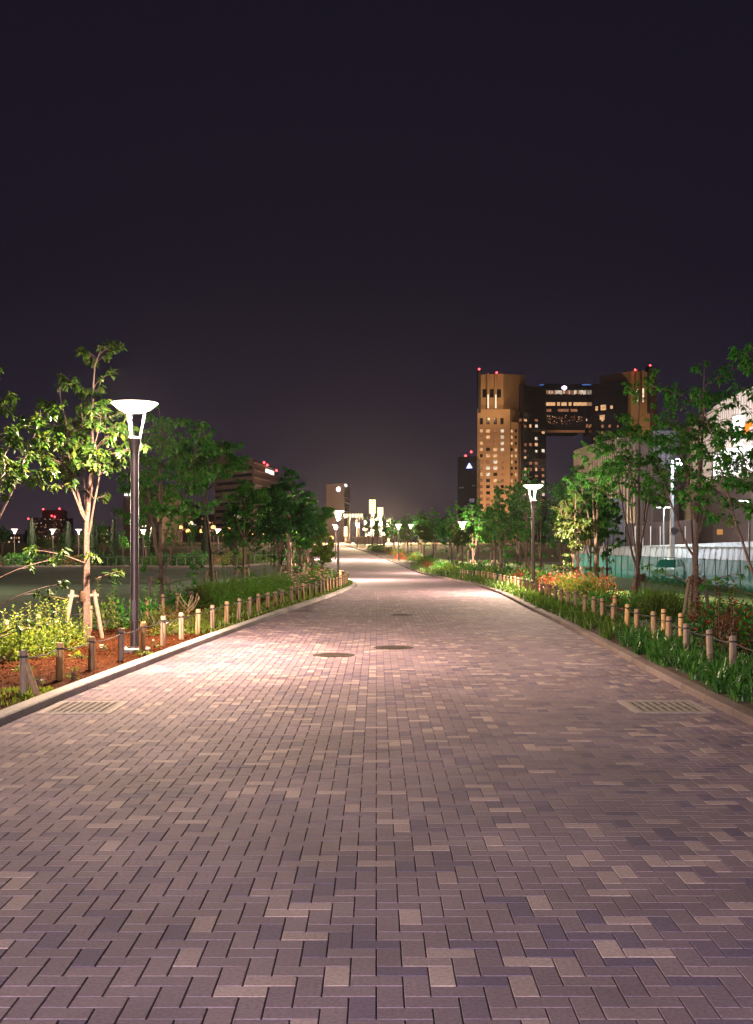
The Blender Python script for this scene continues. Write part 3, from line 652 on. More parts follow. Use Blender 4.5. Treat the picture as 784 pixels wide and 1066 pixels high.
# bare plant
t = thing('bare_plant', 'bare pale branching plant without leaves before the hedge', 'plant', spot(196, 24.5))
m = MB(); rr = random.Random(8)
m.tube([(0, 0, -.05), (0, 0, .25)], [.014, .011], 5)
for q in range(9):
    a = rr.uniform(0, 6.3); z0 = rr.uniform(.1, .3); e = Vector((math.cos(a)*.22, math.sin(a)*.12, z0+rr.uniform(.15, .35))); m.tube([(0, 0, z0), (e.x*.6, e.y*.6, z0+.12), e], [.009, .007, .005], 4); m.tube([e, e+Vector((.02, 0, .06))], [.012, .004], 5)
m.build('stems', M['wood_cut'], t)
# hedge of fine upright shrubs
for k, (u, d) in enumerate(((214, 29.5), (226, 30.3), (237, 31.5), (247, 33), (257, 34.5), (266, 36), (275, 37.5), (284, 39), (293, 41))):
    sh(u, 0, d, label='%s bright green feathery shrub counted along the low hedge' % ordw(k+1), rx=.46, ry=.55, rz=.56, n=2600, leaf=.065, mat=M['hedge'], seed=350+k, group='bright green hedge shrubs', shoots=6, upright=True, wr=.42)
# low yellow-green creepers around the posts
gB = 'low yellow-green plants under the posts'
for k, (u, d) in enumerate(((186, 21.2), (200, 22.3), (212, 23.4), (222, 24.8), (233, 25.6), (244, 26.8), (176, 20.2), (254, 28.4))):
    sh(u, 0, d, label='%s low yellow-green plant under the posts before the hedge' % ordw(k+1), rx=.36, ry=.4, rz=.2, n=420, leaf=.055, mat=M['bed_y'] if k % 2 else M['leaf_gold'], seed=370+k, name='ground_plant', cat='plant', group=gB, flowers=M['fl_mauve'], nfl=5 if k > 3 else 0, fsize=.03)
# pink roses
for k, (u, d) in enumerate(((305, 41.5), (316, 43), (326, 44.5), (336, 46.5), (346, 49), (340, 44))):
    sh(u, 0, d, label='%s pink rose bush in the clump before the kerb bend' % ordw(k+1), rx=.45, ry=.5, rz=.62, n=420, leaf=.08, mat=M['leaf'], seed=380+k, name='rose_bush', cat='bush', group='pink rose bushes', flowers=M['fl_pink'], nfl=55, fsize=.07)
for k, (u, d) in enumerate(((283, 33.2), (296, 35.5), (355, 54), (312, 38.5))):
    sh(u, 0, d, label='%s mauve flowering tuft at the foot of the kerb posts' % ordw(k+1), rx=.2, ry=.3, rz=.24, n=160, leaf=.07, mat=M['leaf'], seed=390+k, name='flower_tuft', cat='flowers', group='mauve flowering tufts', flowers=M['fl_mauve'], nfl=16, fsize=.05)
for k, (u, d, mt) in enumerate(((106, 17.2, 'fl_pink'), (161, 17.6, 'fl_pink'), (148, 17.3, 'fl_mauve'), (38, 12.9, 'fl_mauve'))):
    sh(u, 0, d, label=['pink flowers in the mulch before the tall lamp', 'pink flowers at the foot of the tall lamp', 'mauve flowers beside the tall lamp footing', 'single mauve flower beside the braced post'][k], rx=.09, ry=.09, rz=.1, n=22, leaf=.05, mat=M['leaf'], seed=400+k, name='flower_tuft', cat='flowers', flowers=M[mt], nfl=5 if k < 3 else 2, fsize=.035)
for k, (u, d) in enumerate(((82, 15.9), (76, 13.4), (25, 14.3), (150, 16.3))):
    sh(u, 0, d, label=['small green sprout in bare mulch between two kerb posts', 'thin upright weed in mulch behind the second kerb post', 'low green weed behind the braced post', 'low green weeds along the kerb by the tall lamp'][k], rx=.13 if k != 1 else .05, ry=.1, rz=.09 if k != 1 else .2, n=26 if k < 2 else 70, leaf=.085 if k == 0 else .05, mat=M['bed_y'], seed=410+k, name='weed', cat='weed')
# right side
gR = 'red flowering bushes behind the border'
for k, (u, d, rx, rz, nf) in enumerate(((640, 26, .62, .62, 34), (655, 27.5, .6, .66, 26), (628, 29, .55, .6, 22), (742, 17.5, .5, .62, 26), (768, 18.2, .55, .66, 34), (790, 17.0, .5, .6, 20), (756, 20.5, .55, .72, 40), (735, 21.5, .5, .6, 26), (784, 20.5, .55, .7, 26))):
    sh(u, 0, d, label='%s red-flowered dark bush counting from the frame middle outward behind the border' % ordw(k+1), rx=rx, ry=.5, rz=rz*.72, n=800, leaf=.075, mat=M['leaf'] if k % 3 else M['leaf_d'], seed=420+k, name='rose_bush', cat='bush', group=gR, flowers=M['fl_red'], nfl=nf, fsize=.045)
for k, (u, d) in enumerate(((672, 25.5), (686, 25), (680, 27), (698, 26.4))):
    sh(u, 0, d, label='%s soft feathery green shrub between the staked trees' % ordw(k+1), rx=.5, ry=.5, rz=.5, n=1700, leaf=.1, mat=M['hedge'] if k != 1 else M['leaf_y'], seed=440+k, group='feathery green shrubs', upright=True, wr=.14)
for k, (u, d) in enumerate(((750, 16.2), (762, 16.8), (727, 19.8))):
    sh(u, 0, d, label=['bronze-leaved upright shrub behind the last two border posts', 'reddish bronze shrub among the red roses', 'bronze tinted shrub below the three tree stakes'][k], rx=.25, ry=.25, rz=.62, n=260, leaf=.075, mat=M['bronze'], seed=450+k, shoots=3)
gO = 'orange and red shrubs by the lamp'
for k, (u, d, mt) in enumerate(((570, 39.5, 'redleaf'), (577, 38.2, 'redleaf'), (586, 38.8, 'orange'), (594, 36.5, 'leaf_gold'), (602, 37, 'redleaf'), (610, 36, 'orange'), (603, 33.5, 'leaf_gold'), (612, 32.5, 'leaf_y'), (620, 34.5, 'orange'), (630, 36, 'orange'), (588, 35.2, 'bed_y'))):
    sh(u, 0, d, label='%s orange, red or gold shrub of the clump beside the lamp behind the border' % ordw(k+1), rx=.5, ry=.5, rz=.62, n=620, leaf=.085, mat=M[mt], seed=460+k, group=gO, flowers=M['fl_red'], nfl=8, fsize=.05)
gF = 'mixed shrubs farther along the border'
rs = random.Random(4); k = 0; y = 44.0
fp = None; kinds = ['orange', 'leaf', 'leaf_y', 'leaf', 'leaf_d', 'bed_y', 'leaf', 'redleaf']; fpro = {}
while y < 165:
    k += 1; mt = rs.choice(kinds); x = xr(y)+rs.uniform(1.3, 3.0); lb = '%s shrub in the mixed row running back from the lamp along the border' % ordw(k); loc = (x, y, gz(x, y)+.01)
    if mt not in fpro: fpro[mt] = shrub(lb, loc, .6, .8, .62, 620, .12, M[mt], 500+k, group=gF)
    else: dup(fpro[mt], loc, rs.uniform(0, 6), lb, rs.uniform(.8, 1.15))
    y += rs.uniform(1.3, 2.4)
for k in range(22):
    y = 52+k*5; x = xl(y)-rs.uniform(1.2, 2.4); mt = rs.choice(['orange', 'leaf', 'leaf_y', 'bed_y'])
    dup(fpro[mt], (x, y, gz(x, y)+.01), rs.uniform(0, 6), '%s shrub past the kerb bend on the field side of the path' % ordw(k+1), rs.uniform(.7, 1.0), 'shrubs past the kerb bend')
for k in range(26):
    d = 114+rs.uniform(0, 6); u = -10+k*12.5; x = at(u, d); mt = rs.choice(['leaf', 'leaf_d', 'leaf', 'leaf_y', 'leaf_d', 'orange'])
    dup(fpro[mt], (x, d, gz(x, d)), rs.uniform(0, 6), '%s low shrub beyond the running track counting from the frame edge' % ordw(k+1), (2.0, 1.3, rs.uniform(1.2, 2.0)), 'low shrubs beyond the running track')

# strap-leaved border along the right kerb
def strap(rg, n, h):
    Vs = []; Fs = []; b = 0
    for q in range(n):
        a = rg.uniform(0, 2*PI); L = h*rg.uniform(.75, 1.35); w = rg.uniform(.009, .016); lean = rg.uniform(.25, 1.0); c, s_ = math.cos(a), math.sin(a); sd = np.array([-s_, c, 0])
        o = np.array([rg.normal(0, .05), rg.normal(0, .05), -.02]); pts = []
        for i in range(5):
            t = i/4; r_ = lean*L*.75*t**1.6; z = L*(t-.55*lean*t**2.6); pts.append(o+np.array([c*r_, s_*r_, z]))
        ws = [w*.7, w, w, w*.75, w*.1]
        for i in range(5): Vs += [pts[i]-sd*ws[i]+np.array([0, 0, w*.35]), pts[i], pts[i]+sd*ws[i]+np.array([0, 0, w*.35])]
        for i in range(4): Fs += [(b+3*i, b+3*i+1, b+3*i+4, b+3*i+3), (b+3*i+1, b+3*i+2, b+3*i+5, b+3*i+4)]
        b += 15
    return np.array(Vs), np.array(Fs)
rgs = np.random.default_rng(9); sproto = []
for q in range(4):
    t = None; V, F_ = strap(rgs, 30, .29); o = np_mesh('strap_leaf_clump', V, F_, M['strap']); sproto.append(o)
k = 0; y = 10.6; first = [True]*4
while y < 19:
    for off in (.33, .60, 1.0):
        x = xr(y)+off+rs.uniform(-.08, .08); yy = y+rs.uniform(-.1, .1); q = rs.randint(0, 3); k += 1
        o = sproto[q] if first[q] else sproto[q].copy()
        if not first[q]: COL.objects.link(o)
        first[q] = False; o.location = (x, yy, gz(x, yy)+.02); o.rotation_euler = (0, 0, rs.uniform(0, 6)); s_ = rs.uniform(.75, 1.15); o.scale = (s_,)*3
        tag(o, '%s arching strap-leaved clump from the viewer along the brown kerb' % ordw(k), 'plant', 'strap-leaved clumps along the brown kerb')
    y += .36
Vs = []; Fs = []; b = 0; y = 19.2
while y < 95:
    for off in ((.3, .55, .85) if y < 60 else (.3, .8)):
        V, F_ = strap(rgs, 16 if y < 34 else 9, (.27 if y < 60 else .32)); x = xr(y)+off+rs.uniform(-.1, .1); V = V*(1 if y < 40 else 1.4)+np.array([x, y+rs.uniform(-.15, .15), gz(x, y)+.02])
        Vs.append(V); Fs.append(F_+b); b += len(V)
    y += .42 if y < 45 else .9
o = np_mesh('ground_cover', np.concatenate(Vs), np.concatenate(Fs), M['strap_lit']); o['kind'] = 'stuff'; o['label'] = 'dense strap-leaved ground cover along the brown kerb farther back'; o['category'] = 'ground cover'
# wood chips on the mulch bed, grass tufts
rg = np.random.default_rng(12); nn = 15000; yy = 10.5+rg.uniform(0, 1, nn)**1.4*16; xx = xl(yy)-.18-rg.uniform(0, 1, nn)*2.2
a = rg.uniform(0, 2*PI, nn); D = np.stack([np.cos(a), np.sin(a), rg.normal(0, .25, nn)], 1); N = rg.normal(0, .35, (nn, 3))+np.array([0, 0, 1.0])
V, F_ = quad_arrays(np.stack([xx, yy, tz(xx, yy)+.036+rg.uniform(0, .012, nn)], 1), D, N, rg.uniform(.02, .055, nn), rg.uniform(.010, .02, nn))
o = np_mesh('wood_chip_mulch', V, F_, M['chip']); o['kind'] = 'stuff'; o['label'] = 'loose red-brown wood chips over the planting bed'; o['category'] = 'mulch'
def grass(name, label, xs, ys, h, mat, seed):
    rg = np.random.default_rng(seed); n = len(xs); a = rg.uniform(0, 2*PI, n); D = np.stack([np.cos(a)*.5, np.sin(a)*.5, np.ones(n)], 1)+rg.normal(0, .2, (n, 3)); N = np.stack([np.cos(a), np.sin(a), np.zeros(n)], 1)
    V, F_ = quad_arrays(np.stack([xs, ys, tz(xs, ys)+.01], 1), D, N, h*rg.uniform(.5, 1.3, n), np.full(n, .012)*(1+ys/30)); o = np_mesh(name, V, F_, mat); o['kind'] = 'stuff'; o['label'] = label; o['category'] = 'grass'
rg = np.random.default_rng(14)
yy = rg.uniform(9.5, 12.6, 2600); grass('grass', 'dry yellowish grass along the near mulch edge', xl(yy)-.2-rg.uniform(0, 1, 2600)*np.clip(13-yy, .2, 2), yy, .06, M['bed_y'], 1)
yy = rg.uniform(11, 34, 26000); grass('grass', 'short green grass on the slope behind the border posts', xr(yy)+.9+rg.uniform(0, 1, 26000)**.8*9, yy, .07, M['leaf'], 2)
yy = rg.uniform(20, 62, 9000); grass('grass', 'thin green weeds between the kerb posts', xl(yy)-.2-rg.uniform(0, 1, 9000)*.9, yy, .10, M['leaf_y'], 3)

# ------------------------------------------------------------------ buildings
def pt(u, d): return (at(u, d), d)
class Face:
    def __init__(s, A, B): s.A = np.array(A, float); s.B = np.array(B, float); d = s.B-s.A; nrm = np.array([d[1], -d[0]]); nrm /= np.linalg.norm(nrm); s.n = nrm if nrm.dot(s.A) < 0 else -nrm
    def hit(s, u):
        k = (u-CX)/F_PX; d = s.B-s.A; t = (k*s.A[1]-s.A[0])/(d[0]-k*d[1]); return s.A+d*t
    def panel(s, mb, u0, v0, u1, v1, out=.12, dep=.3, m=0):
        a, b = s.hit(u0), s.hit(u1); dm = (a[1]+b[1])/2; z0, z1 = zv(v1, dm), zv(v0, dm); o = s.n*out; i = -s.n*dep
        mb.prism([tuple(a+o), tuple(b+o), tuple(b+i), tuple(a+i)], z0, z1, m)
def fresh(): return MB()
def beacon(parent, x, y, z, r, mast):
    m = MB(); m.tube([(x, y, z-mast), (x, y, z-r*.8)], r*.28, 6); m.build('mast', M['pole'], parent)
    m = MB(); m.lathe([(r*.3, z-r), (r*.9, z-r*.5), (r, z), (r*.8, z+r*.6), (r*.2, z+r)], 8, c=(x, y)); m.build('beacon', M['red'], parent)
H_ = {'sand': noise_mat('sand_stone', (.36, .235, .13), (.44, .295, .17), .15, .8, 6), 'glass_dark': noise_mat('dark_curtain_wall', (.014, .014, .024), (.022, .022, .036), .3, .12, 3, spec=.6),
      'pane': noise_mat('dark_pane', (.012, .012, .018), (.02, .02, .03), 1, .15, spec=.6), 'roofdark': noise_mat('roof_dark', (.03, .028, .032), (.05, .045, .05), .3, .8),
      'warm': window_glow('room_warm', (1., .55, .26), .85), 'warm2': window_glow('room_dim', (.9, .36, .17), .35), 'cool': window_glow('room_pale', (.95, .80, .60), .9), 'band': window_glow('lit_floor', (1., .55, .25), .8, .85),
      'fin': glow('fin_light', (1., .78, .52), 1.0), 'logo': glow('crown_sign', (.75, .6, 1.), 3), 'blue': glow('blue_strip', (.10, .30, .9), .5)}
hotel = thing('hotel_building', 'sand coloured hotel of two towers joined high up by a dark bridge block', 'building', (0, 0, 0))
DH = 600.0; rh = random.Random(6)
A0, A1, A2 = pt(497, 600), pt(531, 600), pt(536, 612)
up = [pt(499.8, 602), pt(524, 602), pt(547, 617), pt(522, 640)]
mb = fresh(); mb.prism(up, zv(430, 602), [zv(390, 602), zv(389, 602), zv(389.5, 617)-.5, zv(389, 640)]); mb.build('upper_wall', H_['sand'], hotel)
lo = [A0, A1, pt(546, 618), pt(515, 650)]
mb = fresh(); mb.prism(lo, -2, zv(426, 600)); mb.build('wall', H_['sand'], hotel)
st = [pt(531.3, 601), pt(539.5, 603), pt(548, 622), pt(533, 630)]
mb = fresh(); mb.prism(st, -2, zv(439.5, 601)); mb.build('wall', H_['sand'], hotel)
gl = [pt(528.5, 625), pt(545, 607), pt(568.5, 622), pt(556, 660)]
mb = fresh(); mb.prism(gl, -2, zv(400.5, 607)); mb.build('glass_tower', H_['glass_dark'], hotel)
bridge = [(at(561.5, 640), zv(401, 640)), (at(616, 640), zv(401, 640)), (at(607.5, 640), zv(449, 640)), (at(567.8, 640), zv(449, 640))]
mb = fresh(); V = [(x, 634, z) for x, z in bridge]+[(x, 668, z) for x, z in bridge]; mb.add(V, [(3, 2, 1, 0), (4, 5, 6, 7), (0, 1, 5, 4), (1, 2, 6, 5), (2, 3, 7, 6), (3, 0, 4, 7)]); mb.build('bridge_block', H_['glass_dark'], hotel)
mb = fresh(); mb.box(at(566, 634), at(608.5, 634), 632.8, 633.9, zv(450.2, 633), zv(447.8, 633)); mb.build('bridge_soffit', H_['sand'], hotel)
gr = [pt(607, 645), pt(616, 618), pt(652, 606), pt(660, 650)]
mb = fresh(); mb.prism(gr, -2, [zv(403, 645), zv(400, 618), zv(397, 606), zv(398, 650)]); mb.build('glass_tower', H_['glass_dark'], hotel)
ur = [pt(624, 640), pt(657, 604), pt(676.5, 604), pt(684, 640)]
mb = fresh(); mb.prism(ur, -2, [zv(391.5, 640), zv(386.5, 604), zv(387, 604), zv(386, 640)]); mb.build('upper_wall', H_['sand'], hotel)
for u0, u1, v0, d in ((497.6, 500.4, 385, 600.5), (675, 678, 381, 602)):
    mb = fresh(); mb.box(at(u0, d), at(u1, d), d-.8, d+6, zv(430, d), zv(v0, d)); mb.build('corner_pier', H_['roofdark'], hotel)
for u, v0, v1, d in ((507.8, 389, 425.3, 601.6), (515.7, 390, 425.3, 601.6), (662.4, 385, 420, 603.6), (668.6, 386, 419, 603.6)):
    mb = fresh(); mb.box(at(u-.9, d), at(u+.9, d), d-2.2, d+.2, zv(v1+.6, d), zv(v0, d)); f = mb.build('fin', H_['sand'], hotel)
    mb = fresh(); mb.box(at(u-.75, d), at(u+.75, d), d-2.45, d-2.21, zv(v1, d), zv(v1-14, d)); mb.build('fin_light', H_['fin'], f)
for u, v, d in ((498.7, 384.4, 600), (517, 388, 601), (676.6, 380.6, 602), (661, 385.2, 603), (588, 489, 560)):
    if d == 560: continue
    mb = fresh(); beacon(hotel, at(u, d), d-.6, zv(v, d), .5, 3.5)
f1 = Face(A0, A1); fu = Face(up[0], up[1]); fst = Face(st[0], st[1]); fg1 = Face(gl[0], gl[1]); fg2 = Face(gl[1], gl[2]); fr1 = Face(gr[0], gr[1]); fr2 = Face(gr[1], gr[2]); fb = Face((bridge[0][0], 634), (bridge[1][0], 634))
nwin = 0
def win(face, u, v, w, h, mat, name='window', out=.12):
    mb = fresh(); face.panel(mb, u-w/2, v-h/2, u+w/2, v+h/2, out); return mb.build(name, mat, hotel)
for u in (504.3, 512, 519.6): win(fu, u, 409.5, 4.0, 8.5, H_['pane'])
for u in (501.2, 508, 515.6, 522.6): win(f1, u, 438.5, 3.4, 6.6, H_['pane'])
for r_ in range(16):
    v = 448.6+r_*6.45
    for c, u in enumerate((501.2, 508.1, 515.7, 523.0)):
        p = rh.random(); mt = H_['pane'] if p < .27 else (H_['warm2'] if p < .72 else (H_['warm'] if p < .9 else H_['cool']))
        if c == 3 and r_ < 4: mt = H_['cool']
        win(f1, u, v, (2.8, 4.0, 4.0, 3.2)[c], 3.3, mt)
    if r_ < 14:
        for u in (532.8, 537.0): win(fst, u, v+.2, 2.0, 2.9, H_['warm'] if rh.random() < .55 else H_['pane'])
mbs = fresh()
for fc, us, rows, pr_ in ((fg1, (531.5, 535, 538.6, 542.2), 17, .12), (fg2, (547, 552.3, 558.3, 565.2), 17, .55), (fr1, (610.5, 614), 9, .3), (fr2, (619, 627, 635, 643.5), 9, .42)):
    for r_ in range(rows):
        for u in us:
            if rh.random() < pr_:
                fc.panel(mbs, u-1.2+rh.uniform(-.3, .3), 436+r_*6.45+rh.uniform(-.6, .4), u+1.2+rh.uniform(-.6, .5), 438.6+r_*6.45, .12, .3, rh.choice((0, 1, 1, 2)))
for u0, u1, v0, v1 in ((625.5, 631, 421.5, 427), (620, 622.5, 423, 427.5), (635.5, 638, 422, 425.5), (624.5, 629.5, 432, 437)): fr2.panel(mbs, u0, v0, u1, v1, .15, .3, 0)
for q in range(34): fb.panel(mbs, 564.5+q*1.38, 406+rh.uniform(0, .6), 565.5+q*1.38, 410.5+rh.uniform(-.8, .5), .15, .3, 2 if rh.random() < .5 else 1)
for u0, u1 in ((564.5, 578), (580, 583), (584.5, 590), (592, 595), (597, 611)): fb.panel(mbs, u0, 418.8, u1, 422.4, .15, .3, 0)
for u0, u1 in ((569, 574), (581, 592), (594, 601)): fb.panel(mbs, u0, 425.8, u1, 428.6, .15, .3, 1)
for q in range(60): u = rh.uniform(569, 606); v = rh.uniform(432, 441); fb.panel(mbs, u, v, u+rh.uniform(.4, 1), v+rh.uniform(.5, 1), .15, .3, rh.choice((0, 1, 1)))
o = mbs.build('small_window', [H_['warm'], H_['warm2'], H_['cool']], hotel); o['kind'] = 'stuff'
mb = fresh(); fb.panel(mb, 584.8, 402.6, 590, 405, .6, .3); fb.panel(mb, 586.2, 401.6, 588.6, 406, .62, .3); mb.build('crown_sign', H_['logo'], hotel)
mb = fresh(); fb.panel(mb, 561.5, 400.4, 566, 401.2, .5, .3); fb.panel(mb, 606, 400.2, 615, 401, .5, .3); mb.build('roof_strip_light', H_['blue'], hotel)
def spot_light(parent, loc, target, power, ang, col, r=.5, name='floodlight'):
    l = bpy.data.lights.new(name, 'SPOT'); l.energy = power; l.color = col; l.spot_size = R(ang); l.spot_blend = .6; l.shadow_soft_size = r
    o = bpy.data.objects.new(name, l); COL.objects.link(o); o.location = loc; o.parent = parent
    o.rotation_euler = (Vector(target)-Vector(loc)).to_track_quat('-Z', 'Y').to_euler(); return o
def flood(parent, loc, target, power, ang, col, r=.5): return spot_light(parent, loc, target, power, ang, col, r)
flood(hotel, (at(505, 600)-12, 545, 2), (at(512, 600), 600, 50), 380000, 90, (1, .58, .31), 1.5)
flood(hotel, (at(530, 600)+6, 550, 2), (at(530, 602), 602, 45), 100000, 80, (1, .58, .31), 1.5)
flood(hotel, (at(668, 600)+10, 545, 25), (at(666, 604), 604, 85), 60000, 60, (1, .58, .30), 1.5)
flood(hotel, (at(515, 600), 580, zv(428, 590)), (at(512, 602), 604, zv(400, 602)), 9000, 120, (1, .62, .32), 1)

def block(name, label, poly, z1, wall, faces, cat='building'):
    t = thing(name, label, cat, (0, 0, 0)); mb = fresh(); mb.prism(poly, -3, z1); mb.build('wall', wall, t); return t
BR = noise_mat('brown_render', (.30, .20, .165), (.38, .26, .21), .2, .85, 5); BR2 = noise_mat('grey_brown_render', (.22, .165, .15), (.28, .21, .19), .2, .85, 5); NAVY = noise_mat('navy_glass', (.018, .021, .062), (.025, .029, .08), .2, .25, 3, spec=.6)
SLATE = noise_mat('slate_tower', (.05, .045, .075), (.075, .065, .10), .1, .7, 3)
# dark slab tower
poly = [pt(476.5, 520), pt(496.5, 512), pt(500, 540), pt(482, 548)]
t = block('office_tower', 'dark slab tower with glowing triangular sign and red roof lights', poly, zv(475, 515), NAVY, None)
f = Face(poly[0], poly[1]); mb = fresh(); a = f.hit(486); b_ = f.hit(492); n2 = f.n*.5
mid = (a+b_)/2; V = [(a[0]+n2[0], a[1]+n2[1], zv(487.5, 515)), (b_[0]+n2[0], b_[1]+n2[1], zv(487.5, 515)), (mid[0]+n2[0], mid[1]+n2[1], zv(482, 515))]; V += [(x-n2[0]*.8, y-n2[1]*.8, z) for x, y, z in V]
mb.add(V, [(0, 1, 2), (5, 4, 3), (0, 3, 4, 1), (1, 4, 5, 2), (2, 5, 3, 0)]); mb.build('triangle_sign', glow('triangle_sign', (.42, .48, 1.), 2.2), t)
for u, v in ((485.2, 474.2), (491, 470)):
    mb = fresh(); beacon(t, at(u, 520), 522, zv(v, 520), .45, 3)
for u0, v0, u1, v1 in ((478.5, 507, 483, 508.3), (492, 505, 494.5, 506), (489, 519, 494, 523), (483, 526, 487, 527)): mb = fresh(); f.panel(mb, u0, v0, u1, v1, .3); mb.build('window', window_glow('office_dim', (.5, .45, .6), .22), t)
# brown office block
poly = [pt(223, 352), pt(263.5, 335), pt(289.5, 372), pt(250, 392)]
t = block('office_block', 'brown office block with pale floor bands and three red roof lights', poly, [zv(472, 352), zv(478, 335), zv(488, 372), zv(482, 392)], BR2, None)
f = Face(poly[0], poly[1]); f2 = Face(poly[1], poly[2]); bandm = noise_mat('pale_band', (.42, .33, .29), (.5, .4, .35), .3, .8)
for k in range(10):
    v = 485+k*7.2; mb = fresh(); f2.panel(mb, 264.5, v, 288.5, v+1.3, .35); mb.build('floor_band', bandm, t)
    mb = fresh(); f.panel(mb, 224.5, v+2, 262.5, v+5.2, .06); mb.build('window_band', H_['pane'], t)
mb = fresh(); f2.panel(mb, 276.5, 488.5, 279, 492.3, .4); f2.panel(mb, 279.8, 490, 284, 494, .4); mb.build('lit_sign', glow('lit_sign', (1., .97, .9), 1.6), t)
for u, v in ((275, 481.5), (278.3, 484), (287.8, 489.8)):
    mb = fresh(); beacon(t, at(u, 350), 350, zv(v, 350), .33, 2.5)
flood(t, (at(255, 300), 300, 4), (at(262, 340), 340, 18), 9000, 90, (1, .62, .45), 1)  # added unseen spot, stands in for city glow on the brown walls
flood(t, (at(300, 330), 330, 4), (at(276, 352), 352, 16), 5000, 90, (1, .66, .5), 1)  # second added spot for the city glow, on the side wall
# block with round white sign
poly = [pt(339.5, 352), pt(358.5, 346), pt(364.5, 366), pt(346, 372)]
t = block('office_block', 'small brown block with round white sign beyond the plaza lights', poly, zv(503.5, 348), BR, None)
f = Face(poly[0], poly[1]); f2 = Face(poly[1], poly[2]); c = f.hit(352.6); z = zv(509.4, 348)
mb = fresh(); K = 20; V = [(c[0]+.72*math.cos(2*PI*q/K), c[1]-.5, z+.72*math.sin(2*PI*q/K)) for q in range(K)]+[(c[0]+.72*math.cos(2*PI*q/K), c[1]+.2, z+.72*math.sin(2*PI*q/K)) for q in range(K)]
mb.add(V, [tuple(range(K)), tuple(range(2*K-1, K-1, -1))]+[(q, (q+1) % K, K+(q+1) % K, K+q) for q in range(K)]); mb.build('round_sign', glow('round_sign', (.95, 1., 1.), 2.5), t)
mb = fresh(); f2.panel(mb, 358.9, 504.2, 360.4, 506.4, .3); mb.build('sign', glow('small_sign', (1, 1, 1), 2), t)
for k in range(5): mb = fresh(); f2.panel(mb, 359, 512+k*6, 363.8, 514+k*6, .1); mb.build('window_band', H_['pane'], t)
flood(t, (at(352, 310), 310, 3), (at(350, 350), 350, 12), 7000, 90, (1, .6, .36), 1)  # added unseen spot in place of city glow on this block
# brown building behind the first trees
poly = [pt(128, 258), pt(168, 250), pt(190, 275), pt(150, 285)]
t = block('brown_building', 'low brown building with small lit roof sign behind the tall lamp', poly, [zv(512, 258), zv(512, 250), zv(521, 275), zv(521, 285)], BR2, None)
f = Face(poly[0], poly[1]); mb = fresh(); [f.panel(mb, 131+q*2.2, 513.2, 132.6+q*2.2, 516, .4) for q in range(3)]; mb.build('lit_sign', glow('roof_sign', (1, .98, 1), 1.8), t)
for k in range(7):
    mb = fresh(); q = rh.choice((0, 1)); f.panel(mb, 134+k*5, 530+q*9, 137+k*5, 534+q*9, .08); mb.build('window', rh.choice((H_['pane'], H_['warm2'])), t)
flood(t, (at(150, 215), 215, 3), (at(150, 250), 250, 8), 2500, 90, (1, .5, .36), 1)  # added unseen spot, city glow on the low building
# far stepped tower and neighbours
poly = [pt(44, 900), pt(68, 900), pt(70, 930), pt(46, 930)]
t = block('stepped_tower', 'distant bluish stepped tower with red lights behind the field lamps', poly, zv(531, 900), SLATE, None)
mb = fresh(); mb.box(at(36, 902), at(68.3, 902), 899, 925, -3, zv(539, 902)); mb.build('wall', SLATE, t)
mb = fresh(); mb.box(at(28.5, 904), at(68.5, 904), 897.5, 930, -3, zv(552, 904)); mb.build('wall', SLATE, t)
f = Face((at(28, 897), 896.5), (at(70, 897), 896.5)); mb = fresh()
for q in range(110): u = rh.uniform(29, 67.5); v = rh.uniform(540 if u > 36 else 553, 580); f.panel(mb, u, v, u+rh.uniform(.4, .9), v+rh.uniform(.5, 1), .4, .3, rh.choice((0, 1, 1, 2)))
o = mb.build('window', [H_['warm'], H_['warm2'], H_['cool']], t); o['kind'] = 'stuff'
for u, v in ((45, 530), (62, 529.5), (54, 537), (57, 538), (29.5, 540)):
    mb = fresh(); beacon(t, at(u, 898), 898, zv(v, 898), .65, 5)
for k, (u0, u1, v, d, lb) in enumerate(((96, 112, 548, 420, 'pale lit apartment block seen past the slender pale trunk'), (188, 205, 526, 400, 'slim lit apartment block behind the vase shaped tree'), (2, 24, 556, 480, 'low distant block at the frame edge beyond the field'), (206, 226, 536, 430, 'dim distant block beside the brown office block'))):
    poly = [pt(u0, d), pt(u1, d-4), pt(u1+4, d+20), pt(u0+3, d+22)]; t = block('apartment_block', lb, poly, zv(v, d), SLATE if k % 2 == 0 else BR2, None); f = Face(poly[0], poly[1]); k2 = 0
    for r_ in range(6):
        for u in np.arange(u0+1.6, u1-1, 2.6):
            if rh.random() < .5 and v+3+r_*4.2 < 566: mb = fresh(); f.panel(mb, u, v+3+r_*4.2, u+1.3, v+5+r_*4.2, .1); mb.build('window', rh.choice((H_['warm'], H_['warm2'], H_['cool'])), t)
# small bright lights scattered beyond the field and the grove
small = [(196, 553, 'amber'), (210, 553, 'amber'), (245, 538, 'pale'), (249, 538, 'pale'), (252, 551, 'amber'), (258.5, 552, 'amber'), (258, 556, 'amber'), (264, 556, 'amber'), (267.5, 537, 'pale'), (273, 537, 'pale'), (271, 548, 'pale'), (309, 557, 'amber'), (319, 546, 'pale'), (436, 555, 'amber'), (438.5, 552, 'amber'), (199, 545, 'pale'), (345, 560, 'amber'), (232, 556, 'amber'), (380, 551, 'pale'), (388, 548, 'pale'), (396, 550, 'pale'), (399, 556, 'pale'), (393, 541, 'pale'), (436, 549, 'pale'), (150, 547, 'pale'), (188, 549, 'amber'), (222, 549, 'amber'), (238, 550, 'amber'), (276, 555, 'amber'), (286, 552, 'amber'), (296, 547, 'pale'), (304, 553, 'amber'), (326, 553, 'pale'), (332, 548, 'pale'), (339, 554, 'amber'), (384, 556, 'pale'), (410, 551, 'pale')]
